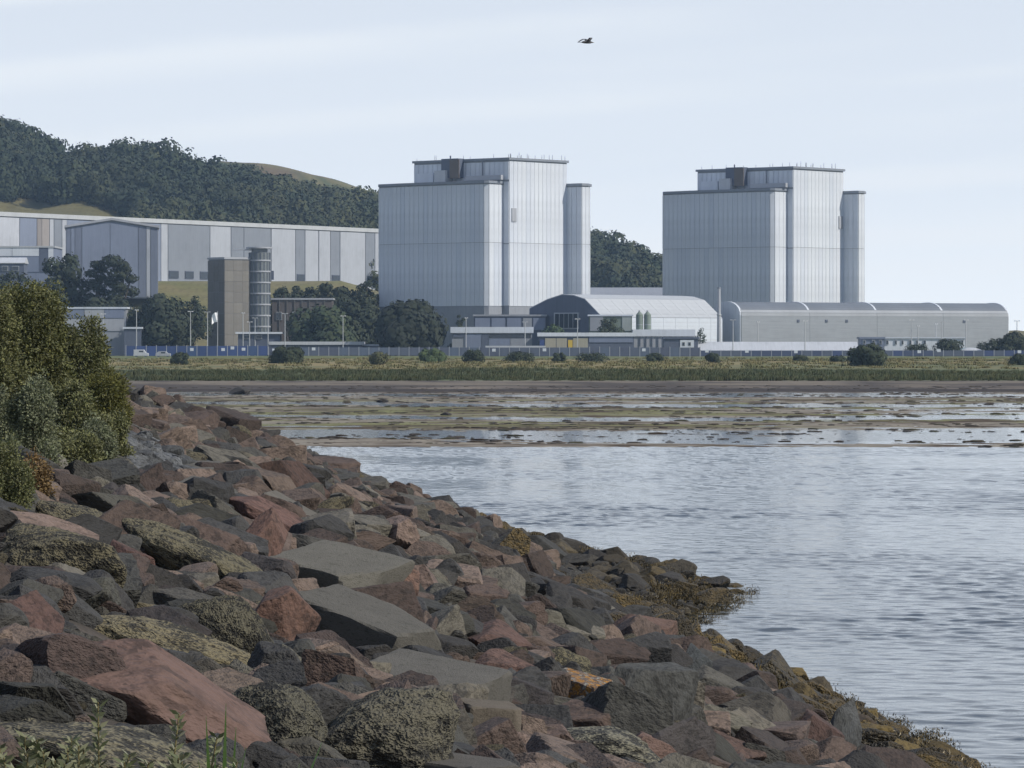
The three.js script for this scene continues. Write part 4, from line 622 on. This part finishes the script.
tree('conifer_tree', 'small dark conifer beside the big spreading one', 461, 345, 1290, 22, 34, { shape: 'cone', seed: 17, col: [0.03, 0.042, 0.02], group: TG });
tree('broadleaf_tree', 'domed shrub tree in front of the green grey block', 609, 340, 1283, 28, 24, { seed: 18, col: [0.028, 0.04, 0.022], group: TG });
tree('broadleaf_tree', 'low pale green tree at the mansard gable', 554, 340, 1288, 28, 18, { seed: 19, col: [0.05, 0.08, 0.035], group: TG });
tree('conifer_tree', 'small spiky conifer beside the translucent canopy', 700, 342, 1278, 20, 16, { shape: 'cone', seed: 20, col: [0.03, 0.045, 0.025], group: TG, leaves: 700 });
tree('broadleaf_tree', 'small round tree before the office row', 918, 356, 1254, 22, 12, { seed: 21, group: TG, leaves: 800 });
tree('broadleaf_tree', 'middle sized tree before the office row windows', 949, 356, 1254, 28, 17, { seed: 22, group: TG, leaves: 1000 });
tree('broadleaf_tree', 'tree just right of the domed tent', 997, 356, 1254, 24, 18, { seed: 23, group: TG, leaves: 1000 });
tree('broadleaf_tree', 'tall dark tree past the arched hall end', 1015, 356, 1254, 30, 25, { seed: 24, group: TG, leaves: 1400 });
tree('broadleaf_tree', 'small dark tree hugging the domed tent', 983, 356, 1262, 16, 15, { seed: 25, group: TG, leaves: 600 });
for (let i = 0; i < 3; i++) tree('broadleaf_tree', 'tree beyond the end of the navy fence', 1046 + i * 26, 356, 1260, 34, 24, { seed: 40 + i, group: TG, leaves: 900 });
const BG = 'bushes on the shore grass';
const bushes = [[180.5, 368, 905, 19, 16, 'small round dark bush standing alone in the yellow grass'], [287, 366.5, 930, 35, 20, 'wide dark bush below the white edged cabin row', 1], [379, 367.5, 905, 22, 16, 'loose olive bush left of the big conifer'], [431, 363, 960, 26, 15, 'pale green bush under the big conifer', 1], [472, 362.5, 980, 26, 13, 'low dark bush below the workshop'], [519, 362.5, 980, 30, 11, 'flat dark bush below the white ribbed shelter'], [560, 361, 1000, 14, 9, 'small bush below the store shed'], [592, 362, 990, 34, 9, 'flat spreading bush below the store shed'], [654, 362, 980, 20, 9, 'low bush below the translucent canopy'], [713, 364, 960, 16, 11, 'small bush below the very long low store'], [868, 371, 870, 44, 27, 'large dark round bush standing before the white office row', 1], [1018, 369, 890, 22, 15, 'dark bush at the end of the shore grass'], [800, 361, 1000, 16, 6, 'tiny flat bush beside the large round bush'], [838, 362, 990, 18, 6, 'tiny bush touching the large round bush']];
bushes.forEach(([px, py, D, w, h, l, big], i) => tree('shore_bush', l, px, py, D, w, h, { shape: 'bush', seed: 60 + i, group: BG, leaves: big ? 2400 : 1100, lobes: 8, col: i === 2 ? [0.07, 0.075, 0.03] : i === 3 ? [0.06, 0.09, 0.035] : [0.026, 0.037, 0.016], category: 'bush' }));

// the wood on the hill: nobody could count these crowns
{
  const g = heap('hill_wood', 'dense dark green wood covering the hillside behind the works', 'wood'), vars = [];
  for (let v = 0; v < 6; v++) { const r = rngOf(500 + v), L = []; for (let i = 0; i < 7; i++) L.push([(r() - 0.5) * 0.9, 0.55 + (r() - 0.5) * 0.6, (r() - 0.5) * 0.9, 0.26 + 0.2 * r(), 0.24 + 0.15 * r(), 0.26 + 0.2 * r()]); L.push([0, 0.35, 0, 0.7, 0.4, 0.7]); vars.push(crown(r, L, 800, 0.105, [1, 1, 1], 0.10, 1, 0.12)); }
  const lists = vars.map(() => []), r = rngOf(808);
  for (let D = 1790; D < 2420; D += 6.2) for (let x = -560; x < 260; x += 6.2) {
    const X = x + (r() - 0.5) * 8, d = D + (r() - 0.5) * 8, px = 512 + X * F / d; if (px < -420 || px > 690) continue;
    const y = landH(X, d), py = HORIZON - (y - EYE) * F / d;
    if (d < 2120 && px < 140 && py > 196 + Math.max(0, px - 20) * 0.10 + 8 * fbm2(X * 0.05, d * 0.05, 2, 5)) continue;      // the field above the hall
    if (y < 22 && px > 380 && px < 580) continue;
    if (d > 2385) continue;
    const s = 6.5 + 9 * Math.pow(r(), 2.4) + 3 * fbm2(X * 0.02, d * 0.02, 2, 6), t = 0.62 + 0.5 * fbm2(X * 0.012, d * 0.012, 3, 12) * (0.6 + 0.8 * r());
    const c = mix3(mix3([0.020, 0.034, 0.015], [0.038, 0.050, 0.018], r() * r()), [0.060, 0.066, 0.024], smooth(0.5, 0.7, fbm2(X * 0.018, d * 0.018, 3, 37)) * 0.7);
    lists[Math.floor(r() * 6)].push({ p: new THREE.Vector3(X, y - 1, -d), e: new THREE.Euler(0, r() * 6.28, 0), s: new THREE.Vector3(s, s * (0.85 + 0.4 * r()), s), col: c.map(k => k * t) });
  }
  vars.forEach((v, i) => scatter(g, 'tree_crown', v, M.leaf, lists[i]));
}
// reeds and long grass along the far shore
function tuft(seed, n, h, spread, wide, base, tip) {
  const r = rngOf(seed), pos = [], col = [], idx = [], nor = [];
  for (let i = 0; i < n; i++) { const a = r() * 6.283, q = spread * Math.sqrt(r()), x = Math.cos(a) * q, z = Math.sin(a) * q, hh = h * (0.55 + 0.5 * r()), b = r() * 6.283, lx = Math.cos(b) * hh * 0.3 * r(), lz = Math.sin(b) * hh * 0.3 * r(), ux = Math.cos(b + 1.57) * wide, uz = Math.sin(b + 1.57) * wide, p = pos.length / 3, t = 0.8 + 0.4 * r();
    for (const [f, w] of [[0, 1], [0.5, 0.85], [1, 0.1]]) for (const s of [-1, 1]) { pos.push(x + lx * f * f + ux * w * s, hh * f, z + lz * f * f + uz * w * s); nor.push(Math.cos(b) * 0.3, 0.8, Math.sin(b) * 0.3); const c = mix3(base, tip, f); col.push(c[0] * t, c[1] * t, c[2] * t); }
    for (const q0 of [0, 2]) idx.push(p + q0, p + q0 + 1, p + q0 + 3, p + q0, p + q0 + 3, p + q0 + 2); }
  return geoFrom(pos, idx, { normal: nor, color: col });
}
{
  const g = heap('shore_reeds', 'dense green reeds along the far shore above the brown tide wrack', 'reeds'), r = rngOf(909), A = [[], []], B = [[], []];
  const t0 = [tuft(1, 46, 1, 0.8, 0.022, [0.055, 0.08, 0.03], [0.09, 0.115, 0.045]), tuft(2, 46, 1, 0.8, 0.022, [0.065, 0.08, 0.028], [0.12, 0.12, 0.045])], t1 = [tuft(3, 34, 1, 0.6, 0.035, [0.13, 0.125, 0.04], [0.26, 0.215, 0.085]), tuft(4, 34, 1, 0.6, 0.035, [0.09, 0.11, 0.035], [0.19, 0.18, 0.065])];
  for (let i = 0; i < 13000; i++) { const D = 620 + 150 * Math.pow(r(), 1.3), x = (r() - 0.5) * 320, s = (0.25 + 0.75 * fbm2(x * 0.03, D * 0.05, 3, 8)) * (0.5 + 0.7 * r()); A[i & 1].push({ p: new THREE.Vector3(x, landH(x, D) - 0.05, -D), e: new THREE.Euler(0, r() * 6, 0), s: new THREE.Vector3(s * 1.3, s, s * 1.3) }); }
  for (let i = 0; i < 7000; i++) { const D = 800 + 330 * r(), x = (r() - 0.5) * 420, n = fbm2(x * 0.012, D * 0.03, 4, 8); if (r() > 0.35 + 1.2 * (n - 0.35)) continue; const s = 0.25 + 0.35 * r(); B[i & 1].push({ p: new THREE.Vector3(x, landH(x, D) - 0.05, -D), e: new THREE.Euler(0, r() * 6, 0), s: new THREE.Vector3(s * 4, s, s * 4) }); }
  [0, 1].forEach(i => { scatter(g, 'reed_tuft', t0[i], M.leaf, A[i]); scatter(g, 'grass_tuft', t1[i], M.leaf, B[i]); });
}
// weed: on the mud, in the wrack line and over the stones at the water's edge
{
  const r = rngOf(1212), lumps = [rockGeo(700, 3, { planes: 14, k: 10, rough: 0.25, lump: 0.5 }), rockGeo(701, 3, { planes: 14, k: 10, rough: 0.25, lump: 0.5 })];
  const g = heap('mud_weed', 'brown and green weed clumps strewn over the tidal mud', 'seaweed'), A = [[], []];
  for (let i = 0; i < 20000; i++) { const D = 252 + 345 * r(), x = (r() - 0.5) * D * 0.42, h = D > 560 ? landH(x, D) : mudH(x, D); if (h < -0.07 || (D > 575 && r() < 0.1) || (D < 560 && fbm2(x * 0.05, D * 0.16, 3, 121) < 0.44 + 0.1 * r())) continue; const s = 0.07 + 0.32 * Math.pow(r(), 4); A[i & 1].push({ p: new THREE.Vector3(x, Math.max(h, 0.0) + s * 0.06, -D), e: new THREE.Euler(0, r() * 6, 0), s: new THREE.Vector3(s * 2.0, s * 0.26, s), col: mix3(mix3([0.085, 0.058, 0.028], [0.05, 0.034, 0.024], r()), [0.085, 0.085, 0.03], r() < 0.3 && D < 560 ? 0.8 : 0) }); }
  A.forEach((l, i) => scatter(g, 'weed_clump', lumps[i], M.weedRock, l));
  const k = heap('shore_weed', 'wet golden brown bladder wrack draped along the stony waterline', 'seaweed'), fr = [], fg = [tuft(21, 40, 0.5, 0.45, 0.016, [0.05, 0.038, 0.012], [0.16, 0.11, 0.026]), tuft(22, 40, 0.45, 0.5, 0.018, [0.04, 0.03, 0.012], [0.10, 0.075, 0.022])], C = [[], []];
  for (let i = 0; i < 26000; i++) { const D = 56 + 110 * Math.pow(r(), 1.3), s = -0.9 + (D < 92 ? 4.6 : 2.4) * r(), n = fbm2(D * 0.35, s * 0.8, 3, 131); if (n < 0.42 + 0.05 * Math.abs(s)) continue; const x = shoreX(D) - s, y = Math.max(0, bankH(x, D)) + (s > 0.2 ? 0.28 * r() : 0.0), q = 0.16 + 0.3 * r(); if (D > 94 && r() < 0.75) continue; C[i & 1].push({ p: new THREE.Vector3(x, y - 0.02, -D), e: new THREE.Euler((r() - 0.5) * 1.6, r() * 6, (r() - 0.5) * 1.6), s: new THREE.Vector3(q * 1.3, q * (s < 0 ? 0.2 : 0.42), q * 1.3) }); }
  C.forEach((l, i) => scatter(k, 'weed_frond', fg[i], std([1, 1, 1], 0.45, { side: THREE.DoubleSide, vertexColors: true }), l));
}
for (const [px, py, w, l] of [[241, 393.5, 17, 'lone dark rock out on the mud, flatter than the others'], [383, 402, 9, 'small dark rock on the mud by a water channel'], [446, 416, 9, 'upright dark rock beside the long water channel'], [460, 420, 7, 'tiny dark rock in the long water channel'], [772, 391, 9, 'dark rock on the mud near the wrack line'], [708, 638, 16, 'flat dark stone awash at the notch of open water']]) { const D = EYE * F / (py - HORIZON), s = w * D / F / 2, o = single('mud_rock', smallVar[Math.round(px) % 8], tinted('sand', [0.045, 0.04, 0.036]), l, 'rock', 'lone rocks out in the bay'); o.scale.set(s * 1.1, s * 0.6, s); o.position.set(xAt(px, D), 0.08, -D); }

// ---------------------------------------------------------------- bushes on the bank crest
function leafClump(seed, n, len, wide, spread, ca, cb) {
  const r = rngOf(seed), pos = [], nor = [], col = [], idx = [], V = new THREE.Vector3(), U = new THREE.Vector3(), W = new THREE.Vector3(), N = new THREE.Vector3();
  for (let i = 0; i < n; i++) { V.set(r() - 0.5, r() - 0.5, r() - 0.5).normalize().multiplyScalar(spread * Math.cbrt(r())); U.set(r() - 0.5, r() - 0.1, r() - 0.5).addScaledVector(V, 1 / spread).normalize(); W.set(r() - 0.5, r() - 0.5, r() - 0.5).cross(U).normalize(); N.crossVectors(U, W); const p = pos.length / 3, l = len * (0.6 + 0.7 * r()), c = mix3(ca, cb, r()), t = 0.75 + 0.5 * r();
    for (const [f, w] of [[0, 0], [0.4, 1], [0.4, -1], [1, 0]]) { pos.push(V.x + U.x * l * f + W.x * wide * w, V.y + U.y * l * f + W.y * wide * w - 0.15 * l * f * f, V.z + U.z * l * f + W.z * wide * w); nor.push(N.x, N.y, N.z); col.push(c[0] * t, c[1] * t, c[2] * t); }
    idx.push(p, p + 2, p + 1, p + 1, p + 2, p + 3); }
  return geoFrom(pos, idx, { normal: nor, color: col });
}
M.nearLeaf = new THREE.MeshPhysicalMaterial({ color: rgb(1, 1, 1), roughness: 0.85, transmission: 0.25, thickness: 0, side: THREE.DoubleSide, vertexColors: true });
function shrub(name, label, px, foot, wpx, pyTop, kind, n, seed, at0) {
  const r = rngOf(seed), [fx, D] = onBank(px, foot), k = D / F, U = D / 125, x = xAt(px, D), g0 = bankH(x, D), top = yAt(pyTop, D), w = wpx * k / 2, o = thing(name, label, 'bush', new THREE.Vector3(x, g0 - 0.1, -D), 0, 'bushes on the bank crest'), h = Math.max(0.3, top - g0 + 0.1);
  const K = { dark: [[0.055, 0.070, 0.020], [0.14, 0.14, 0.036]], gorse: [[0.065, 0.080, 0.014], [0.15, 0.14, 0.022]], silver: [[0.075, 0.095, 0.040], [0.20, 0.215, 0.125]], brown: [[0.13, 0.075, 0.025], [0.20, 0.13, 0.04]], olive: [[0.075, 0.09, 0.028], [0.16, 0.16, 0.055]] }[kind];
  const clumps = [0, 1].map(i => leafClump(seed * 3 + i, kind === 'gorse' ? 30 : 22, kind === 'gorse' ? 0.10 : 0.085, kind === 'gorse' ? 0.014 : 0.024, 0.17, ...K)), L = [[], []], stems = [];
  const lobes = []; for (let i = 0; i < 22; i++) { const t = 0.12 + 0.75 * r(), a = r() * 6.283, wd = Math.sqrt(Math.max(0.12, 1 - t * t * 0.95)); lobes.push([Math.cos(a) * w * 0.72 * wd * Math.sqrt(r()), h * t * 0.88, Math.sin(a) * w * 0.72 * wd * Math.sqrt(r()), w * (0.16 + 0.18 * r()), h * (0.09 + 0.11 * r())]); }
  for (const [lx, ly, lz] of lobes) limb(stems, new THREE.Vector3(lx * 0.2, -0.1, lz * 0.2), new THREE.Vector3(lx, ly, lz), 0.035, 0.012);
  for (let i = 0; i < n * 1.9; i++) { const [lx, ly, lz, lr, lh] = lobes[Math.floor(r() * lobes.length)], z = 2 * r() - 1, t = r() * 6.283, s = Math.sqrt(1 - z * z), q = (0.5 + 0.6 * Math.sqrt(r())) * (r() < 0.14 ? 1.35 : 1), X = lx + s * Math.cos(t) * lr * q, Y = Math.max(0.05, ly + z * lh * q), Z = lz + s * Math.sin(t) * lr * q, sc = U * (0.8 + 0.6 * r()), tn = 0.75 + 0.5 * r(); L[i & 1].push({ p: new THREE.Vector3(X, Y, Z), e: new THREE.Euler(r() * 6, r() * 6, r() * 6), s: new THREE.Vector3(sc, sc, sc), col: [tn, tn, tn] }); }
  part('stems', mergeGeometries(stems), M.bark, o).userData.kind = 'stuff';
  const f = new THREE.Group(); f.name = 'foliage'; f.userData.kind = 'stuff'; o.add(f); clumps.forEach((c, i) => scatter(f, 'leaf_cluster', c, M.nearLeaf, L[i]));
  return o;
}
shrub('crest_bush', 'tall dark green bush crowning the bank', 18, 424, 140, 268, 'dark', 3800, 71);
shrub('crest_bush', 'dark green bush behind the tall one at the bank edge', 76, 420, 84, 312, 'dark', 1600, 72);
shrub('gorse_bush', 'yellow green gorse bush at the bank edge', 104, 440, 50, 350, 'gorse', 900, 73);
shrub('silver_shrub', 'silvery leaved shrub in front of the tall dark bush', 18, 486, 98, 372, 'silver', 1700, 74);
shrub('crest_bush', 'olive bush between silvery shrub and yellow gorse', 70, 462, 104, 376, 'olive', 1700, 75);
shrub('silver_shrub', 'small silvery shrub low beside the olive bush', 92, 474, 56, 420, 'silver', 420, 76);
shrub('crest_bush', 'bright green bush at the edge of the stones', 6, 520, 66, 430, 'olive', 900, 77);
shrub('withered_shrub', 'rusty brown withered shrub beside the bright green bush', 36, 506, 36, 446, 'brown', 200, 78);
shrub('crest_bush', 'yellowish bush on top of the bank behind the silvery shrub', 2, 440, 60, 284, 'olive', 1300, 79);
shrub('crest_bush', 'low olive bush spreading over the upper stones', 62, 480, 96, 418, 'olive', 900, 91);
shrub('crest_bush', 'small olive bush between yellow gorse and the first stones', 108, 466, 52, 412, 'olive', 500, 92);
for (let i = 0; i < 4; i++) shrub('crest_bush', 'dark bush further along the bank crest', -80 - i * 70, 440, 120, 290, 'dark', 900, 81 + i);

// leafy plant and grass right by the viewpoint
function sprig(label, px, pyTop, D, seed, hgt) {
  const r = rngOf(seed), x = xAt(px, D), g0 = bankH(x, D), o = thing('leafy_plant', label, 'plant', new THREE.Vector3(x, g0 - 0.05, -D), 0, 'leafy plants by the viewpoint'), h = yAt(pyTop, D) - g0, stems = [], pos = [], nor = [], col = [], idx = [], V = new THREE.Vector3(), U = new THREE.Vector3(), W = new THREE.Vector3(), N = new THREE.Vector3();
  for (let s = 0; s < 12; s++) { const a = r() * 6.283, lean = 0.15 + 0.2 * r(), hh = h * (s ? 0.72 + 0.26 * r() : 1), tip = new THREE.Vector3(Math.cos(a) * lean * (s ? 1 : 0.2), hh, Math.sin(a) * lean), root = new THREE.Vector3(Math.cos(a) * 0.04, 0, Math.sin(a) * 0.04); limb(stems, root, tip, 0.004, 0.002);
    for (let i = 0; i < 120; i++) { const f = 0.62 + 0.38 * (i + r()) / 120; V.lerpVectors(root, tip, f); const b = i * 2.4; U.set(Math.cos(b), 0.5 + 0.4 * r(), Math.sin(b)).normalize(); W.set(r() - 0.5, r() - 0.5, r() - 0.5).cross(U).normalize(); N.crossVectors(U, W); const l = 0.020 + 0.016 * r(), w = 0.0058, p = pos.length / 3, c = mix3([0.07, 0.09, 0.03], [0.22, 0.22, 0.13], r()); for (const [q, ww] of [[0, 0], [0.45, 1], [0.45, -1], [1, 0]]) { pos.push(V.x + U.x * l * q + W.x * w * ww, V.y + U.y * l * q + W.y * w * ww, V.z + U.z * l * q + W.z * w * ww); nor.push(N.x, N.y, N.z); col.push(...c); } idx.push(p, p + 2, p + 1, p + 1, p + 2, p + 3); } }
  part('stems', mergeGeometries(stems), std([0.12, 0.10, 0.04], 0.9), o).userData.kind = 'stuff'; const f = part('leaves', geoFrom(pos, idx, { normal: nor, color: col }), M.nearLeaf, o); f.userData.kind = 'stuff';
}
sprig('tallest leafy plant with small pale leaves by the grass blades', 120, 678, 9.6, 201);
for (const [px, py, D, s] of [[20, 722, 9.4, 202], [60, 726, 9.8, 203], [90, 730, 9.3, 204], [142, 728, 9.8, 205], [-20, 716, 9.6, 206], [40, 742, 9.0, 207], [112, 738, 9.1, 208], [5, 735, 9.1, 209], [75, 745, 9.5, 210], [30, 708, 9.7, 211], [130, 748, 9.2, 212], [98, 715, 9.9, 213], [50, 752, 9.2, 214], [155, 750, 9.6, 215]]) sprig('low leafy plant with small pale leaves along the viewpoint edge', px, py, D, s);
{
  const blades = [[226, 688, 9.4, 0.012, 0.02], [206, 702, 9.5, -0.01, 0.01], [216, 735, 9.2, 0.05, 0.03], [198, 740, 9.3, -0.10, 0.05], [246, 728, 9.5, 0.10, 0.05], [262, 746, 9.3, 0.16, 0.08], [300, 742, 9.6, 0.12, 0.07], [322, 724, 9.8, 0.14, 0.05], [236, 712, 9.6, 0.03, 0.02]], x0 = xAt(222, 9.4), g0 = bankH(x0, 9.4), o = thing('grass_tuft', 'tuft of upright green grass blades by the viewpoint', 'grass tuft', new THREE.Vector3(x0, g0 - 0.03, -9.4));
  for (const [px, py, D, lean, bend] of blades) { const tx = xAt(px, D) - x0, th = yAt(py, D) - g0, pos = [], idx = []; for (let i = 0; i <= 10; i++) { const f = i / 10, w = 0.010 * (1 - f ** 5) + 0.0006, x = (tx - lean) * f + lean * f * f * f; for (const s of [-1, 1]) pos.push(x + w * s, th * f - bend * f * f * 0.3, 9.4 - D + w * s * 0.6 + 0.002 * s * f); if (i) { const a = 2 * i - 2; idx.push(a, a + 1, a + 3, a, a + 3, a + 2); } } const g = geoFrom(pos, idx); g.computeVertexNormals(); part('grass_blade', g, M.blade ??= new THREE.MeshPhysicalMaterial({ color: rgb(0.16, 0.27, 0.045), roughness: 0.6, transmission: 0.3, thickness: 0, side: THREE.DoubleSide }), o); }
}
// ---------------------------------------------------------------- gull
{
  const D = 150, o = thing('gull', 'dark looking gull gliding high above the works', 'bird', at(587, 42.5, D), 0.35), n = 18, m = 10, pos = [], idx = [];
  for (let i = 0; i <= n; i++) { const t = i / n, x = -0.24 + 0.5 * t, R = 0.062 * Math.pow(Math.sin(Math.PI * Math.min(1, Math.max(0.02, t * 0.96 + 0.02))), 0.7) * (t > 0.82 ? 0.8 : 1), y = 0.02 * Math.sin(t * 3) ; for (let j = 0; j < m; j++) { const a = j / m * 6.283; pos.push(x, y + Math.cos(a) * R, Math.sin(a) * R * 0.95); } }
  for (let i = 0; i < n; i++) for (let j = 0; j < m; j++) { const a = i * m + j, b = i * m + (j + 1) % m; idx.push(a, a + m, b, b, a + m, b + m); }
  const wing = s => { const b = pos.length / 3, st = 12; for (let i = 0; i <= st; i++) { const f = i / st, z = s * (0.04 + 0.56 * f), y = 0.03 + 0.16 * Math.sin(f * 2.4) - 0.10 * f * f, xl = 0.10 + 0.05 * Math.sin(f * 3.14) - 0.22 * f * f, c = 0.16 * (1 - 0.75 * f * f); for (const [u, v] of [[0, 0], [0.3, 0.014], [1, 0], [0.3, -0.006]]) pos.push(xl - c * u, y + v * (1 - f), z); if (i) for (let j = 0; j < 4; j++) { const p = b + 4 * (i - 1) + j, q = b + 4 * (i - 1) + (j + 1) % 4; idx.push(p, p + 4, q, q, p + 4, q + 4); } } };
  wing(1); wing(-1);
  const g = geoFrom(pos, idx); g.computeVertexNormals(); part('body', g, std([0.10, 0.10, 0.105], 0.8, { side: THREE.DoubleSide }), o);
  part('beak', new THREE.ConeGeometry(0.014, 0.06, 6).rotateZ(-1.57).translate(0.28, 0.01, 0), std([0.4, 0.3, 0.08], 0.6), o); part('tail', box(0.14, 0.012, 0.09, -0.28, 0, 0), M.coping, o);
}
renderer.render(scene, camera);
